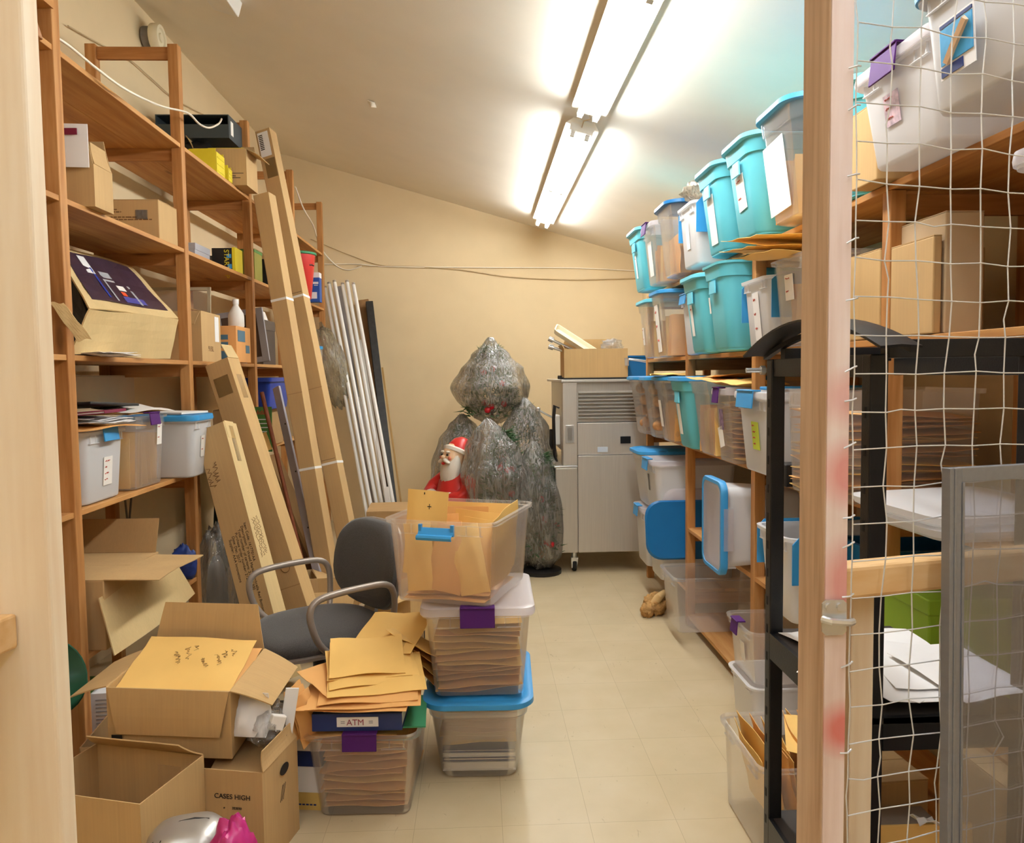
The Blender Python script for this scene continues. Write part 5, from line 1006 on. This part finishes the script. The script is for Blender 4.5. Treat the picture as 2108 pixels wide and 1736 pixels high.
single(MB().loft([rrect(.40, .14, .03, 3, 0), rrect(.43, .17, .035, 3, .035), rrect(.41, .15, .03, 3, .035), rrect(.38, .13, .03, 3, .008)]), 'plastic_tray', CREAM, 'long cream tray tilted out of the carton on the machine', 'tray', M=TR(.775, 6.18, 1.80) @ RY(33) @ RX(25), smooth=True)
for k, (x, z, a, lb) in enumerate([(.70, 1.78, 26, 'metal rod poking out of the left of the machine-top carton, upper one'), (.71, 1.74, 18, 'metal rod poking out of the machine-top carton, lower one')]): m = MB(); m.tube([(-.14, 0, 0), (.18, 0, 0)], .012, 10); m.lathe([(.02, -.02), (.022, .02)], 12, TR(-.14, 0, 0) @ RY(90)); single(m, 'metal_rod', CHROME, lb, 'rod', M=TR(x, 6.16+.04*k, z) @ RY(a), smooth=True)
blob('film_wad', WRAP, 'clear plastic film standing out of the right end of the machine-top carton', 'packing', (1.07, 6.22, 1.70), .09, .07, .075, 6, .3, 5)
m = MB(); m.tube([(0, 0, 0), (.02, 0, .02), (.16, 0, .0), (.20, 0, -.03), (.205, 0, -.08)], .010, 10); m.lathe([(.016, -.03), (.018, .03)], 12); single(m, 'faucet', CHROME, 'chrome faucet spout jutting from the carton on the machine', 'faucet', M=TR(1.150, 6.02, 1.655), smooth=True)
t = thing('storage_box', 'deep blue plastic box behind the carton on the machine', 'box', (1.24, 6.35, 1.523)); MB().box(-.10, .13, -.12, .12, 0, .17).build('body', BLUED, t, bevel=.008); MB().box(-.105, .135, -.125, .125, .17, .185).build('lid', BLUED, t)
m = MB(); m.tube([(0, 0, .012), (.02, 0, .012), (.10, .01, .012)], .006, 8); m.lathe([(.016, -.014), (.018, 0), (.016, .014)], 12, TR(0, 0, .018)); single(m, 'tool_knob', BLACKP, 'small black knobbed tool at the left edge of the machine top', 'tool', loc=(.635, 6.10, 1.523), smooth=True)
# ceiling fittings
t = thing('emergency_light', 'small white box fixed to the ceiling at the top left', 'ceiling box', M=TR(-1.40, 4.55, ceil_z(-1.40)) @ RY(16.2)); MB().box(-.075, .075, -.13, .13, -.085, 0).build('body', WHITE, t, bevel=.006); MB().box(-.075, .075, -.135, -.13, -.085, -.03).build('end_panel', GREYP, t)
m = MB(); m.slab([[(-.02+.05*i/4, -.05+.11*j/4, -.012-.02*math.sin(i*.8)*math.sin(j*.8)) for j in range(5)] for i in range(5)], .004); single(m, 'peeling_paint', CEIL, 'flake of paint peeling from the middle of the ceiling', 'paint flake', M=TR(-.747, 5.809, ceil_z(-.747)) @ RY(16.2), smooth=True)
# ------------------------------------------------------------------ right rack: totes, row by row (far end first)
R8 = random.Random(77)
T1, T2, T3, T4, T4f, T5 = 2.144, 1.669, 1.129, .614, .224, .074
def RT(label, y0, y1, zs, H, xf=1.12, L=.54, **k):
    t = tote(label, (xf+L/2, (y0+y1)/2, zs), 0, L, y1-y0, H, **k); bpy.context.view_layer.update(); return t
lab = lambda y=0, z=.5, w=.09, h=.14, n=2, m=None, tw=0: [(y, z, w, h, m or TAG, [.7, .5, .6, .4][:n], tw)]
# top shelf
RT('teal tub at the far end of the right rack top shelf', 5.30, 5.72, T1, .41, 1.09, body=TEAL, lid=TEALL, style='tub', recess=True, taper=.82, r=.07, stick=lab(.02, .42, .04, .16, 1))
a = RT('clear bin with purple latch just right of the far teal tub, top shelf', 4.90, 5.27, T1, .36, 1.10, body=CLEAR, lid=LIDC, latch=PURPLE, sides=(-1,), taper=.86, stick=lab(0, .45, .10, .22, 0)); upright(a, 4, .40, .28, .34, 'envelope in the purple-latched clear bin on the top shelf', 'envelopes in the top shelf purple-latched bin', R8)
a = RT('clear tub with dull blue lid, crammed with envelopes, middle of the far top shelf', 4.48, 4.88, T1, .41, 1.10, body=CLEAR, lid=BLUED, style='tub', taper=.84, r=.08); upright(a, 8, .42, .32, .40, 'envelope packed in the dull blue-lidded tub on the top shelf', 'envelopes in the top shelf dull blue-lidded tub', R8, along='x', lean=3)
a = RT('white bin with blue flip lid flaps under a plastic bag, top shelf', 4.09, 4.44, T1, .33, 1.13, body=MILK, flaps=BLUE, taper=.9, stick=lab(0, .5, .06, .14, 0)); upright(a, 3, .40, .26, .30, 'envelope in the white flap-lidded bin on the top shelf', 'envelopes in the top shelf flap-lidded bin', R8)
blob('plastic_bag', clear('cream_film', '#ecdcc4', .5, rough=.2, gloss=1.2, wr=.6), 'cream plastic bag piled on the white flap-lidded bin, top shelf', 'bag', (1.30, 4.25, T1+.345), .18, .13, .07, 6, .25)
RT('teal tub with a long label, left of the tallest teal pair on the top shelf', 3.64, 4.05, T1, .41, 1.12, body=TEAL, lid=TEALL, style='tub', recess=True, taper=.80, r=.08, stick=lab(.0, .42, .10, .24, 0))
RT('teal tub with a square label, right of the tallest teal pair on the top shelf', 3.21, 3.61, T1, .41, 1.12, body=TEAL, lid=TEALL, style='tub', recess=True, taper=.80, r=.08, stick=lab(.0, .50, .10, .15, 2, tw=4))
a = RT('clear tub with sky blue lid and big white sheet inside, top shelf beside wooden post', 2.78, 3.17, T1, .41, 1.12, body=CLEAR, lid=BLUE, style='tub', taper=.82, r=.08, stick=[(.03, .42, .20, .27, PAPER, None, 3)]); upright(a, 5, .42, .30, .38, 'envelope in the sky blue-lidded top shelf tub', 'envelopes in the sky blue-lidded top shelf tub', R8, lean=4)
carton('orange-brown cardboard box between the wooden post and frosted bin, top shelf', (1.42, 2.42, T1), 0, .42, .16, .235, None, CBY, closed=True)
RT('teal tub hidden behind the wooden post on the top shelf', 2.51, 2.75, T1, .37, 1.20, .48, body=TEAL, lid=TEALL, style='tub', taper=.82, r=.07)
RT('frosted bin with purple latch behind the wire mesh, top shelf', 1.88, 2.31, T1, .25, 1.11, body=WHITEP, lid=LIDC, latch=PURPLE, sides=(-1,), taper=.86, stick=lab(.03, .55, .075, .085, 3, plain('pink_label', '#cdb4bd', .6, var=.5, scale=30)))
a = RT('grey bin with blue lid and a swimmer picture label, top right corner', 1.40, 1.82, T1, .265, 1.01, .60, body=MILK, lid=BLUE, taper=.9)
s = sticker(a, TR(-.287, .04, .115) @ RY(-4) @ RZ(-90) @ RX(90), .12, .12, PAPER, 'picture_label'); m = MB(); m.box(-.055, .055, -.03, .045, .001, .003); m.build('picture_print', plain('print_sky', '#3f95c4', .5, var=.25, scale=20), s); m = MB(); m.tube([(-.03, -.03, .004), (-.005, -.005, .004), (.04, .035, .004)], .010, 5); m.build('picture_figure', SKIN, s); MB().box(-.055, .02, -.055, -.035, .001, .003).build('printed_band', NAVY, s); MB().box(-.055, .055, .048, .055, .001, .003).build('printed_band', NAVY, s)
for k in range(3): single(MB().slab([[(-.13+.26*i/5, -.17+.34*j/5, .05*math.sin(i*.7+k)*math.cos(j*.5)) for j in range(6)] for i in range(6)], .01), 'folded_cloth', PAPER, 'white cloth folded inside the grey blue-lidded corner bin', 'cloth', M=a.matrix_world @ TR(0, 0, .06+.055*k), smooth=True, group='cloths in the grey corner bin')
# second row
a = RT('clear tub at the far end of the right rack second row, holding envelopes', 5.16, 5.54, T2, .38, 1.12, body=CLEAR, lid=TEALL, style='tub', taper=.86, r=.07, stick=lab(.06, .4, .04, .12, 2)); upright(a, 5, .42, .28, .36, 'envelope in the far clear tub of the second row', 'envelopes in the far second row tub', R8)
a = RT('clear blue-lidded tub with a long white label, second row left of the rack post', 4.77, 5.12, T2, .40, 1.12, body=CLEAR, lid=BLUE, style='tub', taper=.86, r=.07, stick=[(.02, .45, .09, .30, TAG, [.5, .4, .6], 3)]); upright(a, 6, .42, .26, .36, 'envelope in the long-labelled tub of the second row', 'envelopes in the long-labelled second row tub', R8)
RT('clear bin peeking out left of the second row teal pair', 4.40, 4.66, T2, .34, 1.20, .50, body=MILK, latch=BLUE, sides=(-1,), taper=.88)
RT('narrower teal tub with label, left of the second row teal pair', 3.99, 4.37, T2, .40, 1.13, body=TEAL, lid=TEALL, style='tub', recess=True, taper=.82, r=.07, stick=lab(.04, .45, .045, .17, 1))
RT('big teal tub without label, right of the second row teal pair', 3.60, 3.96, T2, .42, 1.13, body=TEAL, style='tub', recess=True, taper=.82, r=.07, stick=lab(.10, .55, .02, .08, 0))
RT('white bin with blue flip flaps and tall white label, second row by the black hook', 3.08, 3.42, T2, .285, 1.15, .50, body=MILK, flaps=BLUE, taper=.9, stick=[(.0, .46, .07, .20, PAPER, [.5, .4, .5], 2)])
a = RT('clear envelope-filled bin with small square label, second row by wooden post', 2.66, 3.05, T2, .32, 1.14, .50, body=CLEAR, taper=.9, stick=lab(.02, .66, .075, .095, 2)); upright(a, 6, .40, .30, .32, 'envelope in the square-labelled bin of the second row', 'envelopes in the square-labelled second row bin', R8)
for k, (x, y, z, r, lb, kd) in enumerate([(1.20, 2.93, T2+.335, 12, 'lower manila envelope jutting left over the second row bin', 'fat'), (1.17, 3.02, T2+.372, 4, 'middle manila envelope jutting left over the second row bin', 'thin'), (1.17, 2.98, T2+.405, 9, 'upper manila envelope jutting left under the top shelf', 'thin')]): env(lb, TR(x, y, z) @ RZ(r) @ RX(3), kd, MANILA, sx=1.1, sy=1.1)
carton('tan cardboard box behind the wire mesh, second row left of the rack post', (1.44, 2.545, T2), 0, .34, .24, .28, None, CBY, closed=True)
carton('orange-brown flat cardboard box behind the wire mesh, second row right of the rack post', (1.28, 2.245, T2), 0, .025, .225, .27, None, CB, closed=True)
carton('taller beige cardboard box with tape behind the wire mesh, second row', (1.355, 2.245, T2), 0, .11, .23, .335, None, BEIGE, closed=True, tape=True)
RT('white bin cut by the right edge of the photo, second row', 1.18, 1.59, T2, .315, 1.09, .5, body=WHITEP, lid=LIDC, taper=.88)
# third row
def goods(t, n, label, group, mat=CFOOD):
    for i in range(n): blob('wrapped_item', mat, label, 'wrapped goods', None, .05, .045, .04, i, .25, n=(8, 12), M=t.matrix_world @ TR(-.17+.085*(i % 5), -.07+.14*((i//5) % 2)+R8.uniform(-.02, .02), .05+.08*(i//5)), group=group)
a = RT('leftmost clear tub with flat blue lid, far end of the third row', 5.42, 5.79, T3, .40, 1.10, body=CLEAR, lid=BLUE, style='tub', taper=.80, r=.08); goods(a, 20, 'orange wrapped item in the leftmost blue-lidded tub of the third row', 'wrapped goods in the leftmost third row tub')
a = RT('second clear tub with flat blue lid in the third row', 5.08, 5.40, T3, .40, 1.11, body=CLEAR, lid=BLUE, style='tub', taper=.80, r=.08); goods(a, 20, 'orange wrapped item in the second blue-lidded tub of the third row', 'wrapped goods in the second third row tub')
a = RT('third clear tub with flat blue lid, third row just left of the teal tub', 4.75, 5.06, T3, .40, 1.12, body=CLEAR, lid=BLUE, style='tub', taper=.80, r=.08, stick=lab(.02, .45, .06, .17, 0)); upright(a, 7, .40, .24, .38, 'envelope in the third blue-lidded tub of the third row', 'envelopes in the third row labelled tub', R8)
env('manila envelope lying across the blue lids of the third row', TR(1.22, 4.90, T3+.428) @ RZ(80), 'thin', MANILA, sx=.9)
RT('only teal tub of the third row, with a blue lid', 4.27, 4.65, T3, .40, 1.13, body=TEAL, lid=BLUE, style='tub', recess=True, taper=.80, r=.07, stick=lab(.04, .42, .06, .18, 0))
a = RT('lidless clear tub of envelopes right of the third row teal tub', 3.89, 4.25, T3, .39, 1.14, body=CLEAR, style='tub', taper=.82, r=.07); upright(a, 8, .44, .31, .40, 'envelope in the lidless clear tub of the third row', 'envelopes in the lidless third row tub', R8)
for k, (x, y, z, r) in enumerate([(1.28, 4.06, T3+.400, 30), (1.34, 4.10, T3+.415, 10)]): env(['lower loose envelope on the lidless third row tub', 'upper loose envelope on the lidless third row tub'][k], TR(x, y, z) @ RZ(r) @ RX(4-8*k), 'thin', MANILA2, sx=.9, sy=.9)
a = RT('clear bin with purple latch and a hanging white tag, third row', 3.585, 3.87, T3, .335, 1.16, .50, body=CLEAR, lid=LIDC, latch=PURPLE, sides=(-1,), taper=.9, latch_w=.09, stick=[(.02, .62, .055, .10, plain('purple_label', '#8a7088', .6, var=.5, scale=40), None, 0), (.04, .36, .07, .10, TAG, None, 14)]); stack(a, 12, .015, .30, .40, .22, 'envelope lying in the tagged purple-latched bin of the third row', 'envelopes in the tagged third row bin', R8)
env('crumpled manila envelope on the lid of the tagged third row bin', TR(1.30, 3.72, T3+.385) @ RZ(20) @ RX(4), 'bulge', MANILA, sx=.95, sy=.9)
a = RT('grey bin with sky blue latches and lime tag, third row by the black post', 3.08, 3.49, T3, .33, 1.15, .52, body=MILK, lid=MILK, latch=BLUE, sides=(-1,), taper=.88, latch_w=.2, stick=[(-.02, .50, .08, .12, plain('lime_note', '#cfe04a', .6, var=.04), [.4, .6, .5, .5], 0)])
single(MB().slab([[(-.18+.36*i/5, -.13+.26*j/5, .09+.09*math.sin(i*.6)*math.cos(j*.7)) for j in range(6)] for i in range(6)], .015), 'white_cloth', PAPER, 'white cloth bundle inside the yellow-green tagged bin', 'cloth', M=a.matrix_world @ TR(0, 0, .03), smooth=True)
single(MB().box(-.22, .22, -.05, .05, 0, .014), 'blue_lid_half', BLUE, 'sky blue lid half resting on the yellow-green tagged bin', 'lid', loc=(1.40, 3.18, T3+.362), bevel=.004)
carton('brown cardboard box standing behind the third row bins', (1.70, 3.90, T3), 0, .07, .60, .50, None, CBD, closed=True)
t = thing('power_adapter', 'small black box on the third row shelf beside the wooden post', 'box', (1.20, 2.93, T3)); MB().box(-.045, .05, -.05, .05, 0, .085).build('body', BLACKP, t, bevel=.004); MB().box(-.046, -.044, -.03, .03, .02, .06).build('label_sticker', GREY, t)
a = RT('clear bin stacked with envelopes behind the mesh and black post, third row', 2.44, 2.86, T3, .375, 1.12, .54, body=CLEAR, taper=.94); stack(a, 15, .012, .30, .47, .36, 'envelope lying in the meshed third row bin', 'envelopes in the meshed third row bin', R8, tilt=4)
for k in range(2): single(MB().loft([rrect(.42, .34, .05, 4, 0), rrect(.46, .38, .06, 4, .012), rrect(.47, .39, .06, 4, .03), rrect(.40, .32, .04, 4, .036)]), 'bin_lid', WHITEP, ['lower frosted white lid lying behind the mesh on the third shelf', 'upper frosted white lid lying behind the mesh on the third shelf'][k], 'lid', M=TR(1.37-.03*k, 2.07+.03*k, T3+.001+.040*k) @ RZ(8*k+3) @ RX(2*k), smooth=True)
# fourth level
a = RT('grey lidded bin under the blue-lidded tub at the far low end', 5.24, 5.60, T4f, .385, 1.11, body=MILK, lid=LIDC, latch=BLUE, sides=(-1,), taper=.92)
a = RT('grey bin with purple latch low at the far end, behind the leaning blue lid', 4.87, 5.21, T4f, .385, 1.12, body=MILK, lid=LIDC, latch=PURPLE, sides=(-1,), taper=.92, latch_w=.08)
RT('tapered milky tub with blue lid stacked at the far low end', 5.28, 5.68, T4f+.414, .375, 1.10, body=MILK, lid=BLUE, style='tub', taper=.82, r=.07)
RT('milky bin with blue latches stacked left of the rack post, low', 4.88, 5.25, T4f+.414, .34, 1.10, .56, body=MILK, lid=LIDC, latch=BLUE, sides=(-1,), taper=.9, latch_w=.16, stick=lab(.05, .60, .035, .11, 0, GREYP))
M = TR(1.34, 4.775, .405) @ RX(80)
m = MB(); m.loft([rrect(.60, .35, .09, 6, 0, 0, .175), rrect(.62, .37, .10, 6, .012, 0, .175), rrect(.60, .35, .10, 6, .024, 0, .175), rrect(.52, .27, .07, 6, .020, 0, .175)]); single(m, 'tote_lid', BLUED, 'large deep blue tub lid leaning on edge behind the rack post', 'lid', M=M, smooth=True)
m = MB(); m.loft([rrect(.52, .42, .08, 6, 0, 0, .21), rrect(.54, .44, .09, 6, .012, 0, .21), rrect(.52, .42, .09, 6, .022, 0, .21)]); single(m, 'tote_lid', LIDC, 'clear tub lid leaning behind the deep blue lid', 'lid', M=TR(1.42, 4.84, .40) @ RX(84), smooth=True)
Ms = Matrix(((0, 0, -1, 1.15+.37), (0, 1, 0, 3.72), (1, 0, 0, T4+.213), (0, 0, 0, 1)))
a = tote('milky bin with sky blue rim lying on its side, lid towards the aisle', None, 0, .42, .29, .37, body=WHITEP, lid=LIDC, taper=.88, M=Ms)
m = MB(); m.loft([rrect(.434, .304, .052, 6, .362), rrect(.452, .322, .058, 6, .366), rrect(.452, .322, .058, 6, .392), rrect(.444, .314, .054, 6, .397), rrect(.412, .282, .046, 6, .397), rrect(.408, .278, .044, 6, .390)], False, False); m.build('blue_rim', BLUE, a, True); m = MB(); m.box(-.10, .10, -.164, -.158, .340, .385); m.build('latch', LIDC, a)
RT('white bin with two hanging sky blue flaps, low shelf by the black post', 2.78, 3.13, T4, .335, 1.12, .50, body=MILK, flaps=BLUE, taper=.88)
t = RT('deep blue tub low behind the mesh and black post', 2.45, 2.72, T4, .36, 1.28, .46, body=BLUED, style='tub', taper=.86)
t = thing('storage_box', 'lime green box low behind the mesh under the rail', 'box', (1.40, 2.20, T4)); MB().box(-.18, .2, -.16, .16, 0, .31).build('body', LIME, t, bevel=.006); MB().box(-.183, .203, -.163, .163, .28, .325).build('lid', LIME, t, bevel=.004)
# bottom level
RT('empty clear bin jutting from the bottom of the rack over the floor', 4.29, 4.66, T5, .325, 1.08, .52, body=CLEAR, taper=.90)
RT('shallow clear bin under the purple-latched one, bottom shelf', 3.03, 3.36, T5, .205, 1.08, .50, body=MILK, taper=.94)
RT('open shallow clear bin with purple latch, bottom shelf by the black post', 3.03, 3.36, T5+.21, .225, 1.07, .50, body=CLEAR, latch=PURPLE, sides=(-1,), taper=.92, latch_w=.08, stick=lab(-.03, .5, .05, .08, 0))
a = tote('open clear bin of manila envelopes on the floor behind the black post', (1.055, 2.545, 0), 0, .40, .43, .315, CLEAR, taper=.94); bpy.context.view_layer.update()
for k in range(9): env('manila envelope standing in the open floor bin by the black post', a.matrix_world @ TR(-.13+.03*k, .03*math.sin(k*2), .185+.012*(k % 3)) @ RZ(86+5*math.sin(k)) @ RX(76+3*(k % 2)), ('thin', 'fat', 'thin')[k % 3], (MANILA, MANILA, MANILA2)[k % 3], 'envelopes standing in the floor bin by the black post', sx=1.02, sy=1.08)
env('plump envelope resting on top of the open floor bin by the black post', a.matrix_world @ TR(.10, -.02, .318) @ RZ(70) @ RX(4), 'bulge', MANILA, sx=.9)
t = thing('plush_toy', 'tan shaggy plush lump on the floor beside the empty clear bin', 'plush', (1.12, 4.93, 0), 0)
blob('body', FUR, '', '', (0, 0, 0), .075, .07, .075, 4, .3, 6, parent=t); blob('head', FUR, '', '', (-.06, -.05, .0), .045, .045, .05, 9, .3, 6, parent=t); MB().tube([(-.03, -.03, .07), (.02, -.05, .13), (.06, -.02, .15)], [.03, .026, .018], 10).build('arm', plain('tan_plush', '#d8b47c', .9, bmp=.4), t, True)
# ------------------------------------------------------------------ black metal cart behind the doorway post
t = thing('metal_cart', 'black metal cart with arched top bracket behind the doorway post and mesh', 'cart', (.92, 1.76, 0)); ox, oy = .92, 1.76
xs, ys = (.757, 1.075), (1.475, 1.985); pw = .036
for x in xs:
    for y in (ys if x < .8 else ys[:1]):
        m = MB(); m.box(x-ox, x+pw-ox, y-oy, y+pw-oy, .0, 1.60); m.build('post', BLACK, t, bevel=.003)
        if x < .8:
            s = MB()
            for k in range(16): s.box(x-.001-ox, x-ox+.0005, y+.016-oy, y+.024-oy, .35+k*.075, .372+k*.075)
            s.build('perforation_pattern', RUBBER, t)
for x in xs: MB().box(x+.004-ox, x+pw-.004-ox, ys[0]+pw-oy, ys[1]-oy, 1.555, 1.60).build('side_rail', BLACK, t, bevel=.002)
for y in ys: MB().box(xs[0]+pw-ox, xs[1]-ox, y+.002-oy, y+pw-.002-oy, 1.592, 1.628).build('top_rail', BLACK, t, bevel=.002)
def arch(w0, w1, z0, dz):
    g = []
    for k in range(15):
        u = k/14; y = 2.12+(1.385-2.12)*u; z = 1.607+(.0)*u+ (1.683-1.607)*math.sin(math.pi*min(1, u*.98+.01))**.9; g.append((y, z+z0))
    return [[(w0-ox, y-oy, z), ((w0+w1)/2-ox, y-oy, z+dz), (w1-ox, y-oy, z)] for y, z in g]
MB().slab(arch(.728, .806, 0, .003), .005).build('arch_bracket', BLACK, t, True); MB().slab([[(p[0], p[1], p[2]-.02*math.sin(math.pi*i/14)) for p in r] for i, r in enumerate(arch(.785, .800, -.004, 0))], .012).build('arch_rib', BLACK, t, True)
m = MB(); m.lathe([(.006, -.05), (.006, .0)], 10, TR(.745-ox, 2.0-oy, 1.572) @ RY(90)); m.lathe([(.012, -.012), (.012, 0)], 6, TR(.745-ox, 2.0-oy, 1.572) @ RY(90)); m.build('bolt', CHROME, t)
for z, nm in ((.865, 'shelf'), (.36, 'shelf')):
    m = MB(); m.box(xs[0]+.01-ox, xs[1]+pw-.01-ox, ys[0]-oy, ys[1]+pw-oy, z, z+.012); m.build(nm, plain('dark_shelf_%d' % int(z*100), '#3a3431', .45), t)
    MB().box(xs[0]-ox, xs[0]+.012-ox, ys[0]+pw-oy, ys[1]-oy, z-.055, z+.013).build('shelf_rail', BLACK, t); MB().box(xs[0]+pw-ox, xs[1]-ox, ys[0]-oy, ys[0]+.012-oy, z-.055, z+.013).build('shelf_rail', BLACK, t)
zs = .878
pap = [(.90, 1.86, 12, .20, .27, 'white sheet farthest back on the cart shelf'), (.97, 1.80, -6, .216, .279, 'large white sheet at the right back of the cart shelf'), (.86, 1.64, 40, .20, .26, 'white sheet turned at an angle at the left of the cart shelf'), (.93, 1.60, 3, .25, .22, 'white sheet in front on the cart shelf'), (.985, 1.66, -10, .216, .279, 'topmost white sheet of the cart shelf papers'), (1.02, 1.58, 6, .18, .25, 'white sheet at the right end of the cart shelf')]
for k, (x, y, a, w, d, lb) in enumerate(pap): single(MB().slab([[(w*(i/5-.5), d*(j/5-.5), .006*math.sin(i+j*.7+k)+.012*max(0, i-3)*(k % 2)*.3) for j in range(6)] for i in range(6)], .001), 'paper_sheet', PAPER, lb, 'paper', M=TR(x, y, zs+.008+.007*k) @ RZ(a), smooth=True)
Z = .373
carton('brown cardboard box on the lower cart shelf behind the mesh', (.97, 1.88, Z), 4, .20, .2, .20, None, CBD, closed=True)
t = thing('storage_box', 'grey brown box on the lower cart shelf in front of the brown box', 'box', (.92, 1.70, Z)); MB().box(-.10, .12, -.06, .06, 0, .14).build('body', plain('taupe_box', '#6f6258', .7), t, bevel=.003); MB().box(-.103, .123, -.063, .063, .12, .15).build('lid', plain('taupe_lid', '#8a7c70', .7), t)
t = thing('paper_roll', 'pale roll standing on the lower cart shelf beside the short stud', 'roll', (.83, 1.86, Z)); MB().lathe([(.016, 0), (.045, .001), (.045, .20), (.016, .20)], 22).build('roll', plain('pale_roll', '#cdb9a0', .6), t, True); MB().lathe([(.0155, .001), (.0155, .203)], 14).build('core', CBD, t, True)
single(MB().box(-.10, .11, -.004, .004, 0, .235), 'yellow_folder', MANILA, 'yellow folder standing at the front of the lower cart shelf', 'folder', M=TR(.92, 1.53, Z) @ RX(-6), bevel=.001)
single(MB().slab([[(-.02+.05*i/3, -.02+.04*j/3, .012*math.sin(i+j)) for j in range(4)] for i in range(4)], .002), 'paper_scrap', PAPER, 'white paper scrap on top of the yellow folder', 'paper', M=TR(.93, 1.56, Z+.238), smooth=True)
# things on the floor at the far right, seen through the pane
carton('brown cardboard box at the right edge of the photo, behind the pane', (1.30, 1.80, 0), 0, .2, .30, .60, None, CB, closed=True)
t = thing('storage_box', 'magenta box near the bottom right corner behind the pane', 'box', (1.10, 1.33, 0), 8); MB().box(-.20, .14, -.10, .10, 0, .50).build('body', MAROON, t, bevel=.004); MB().box(-.203, .143, -.103, .103, .47, .51).build('lid', plain('magenta_lid', '#a02a55', .5), t)
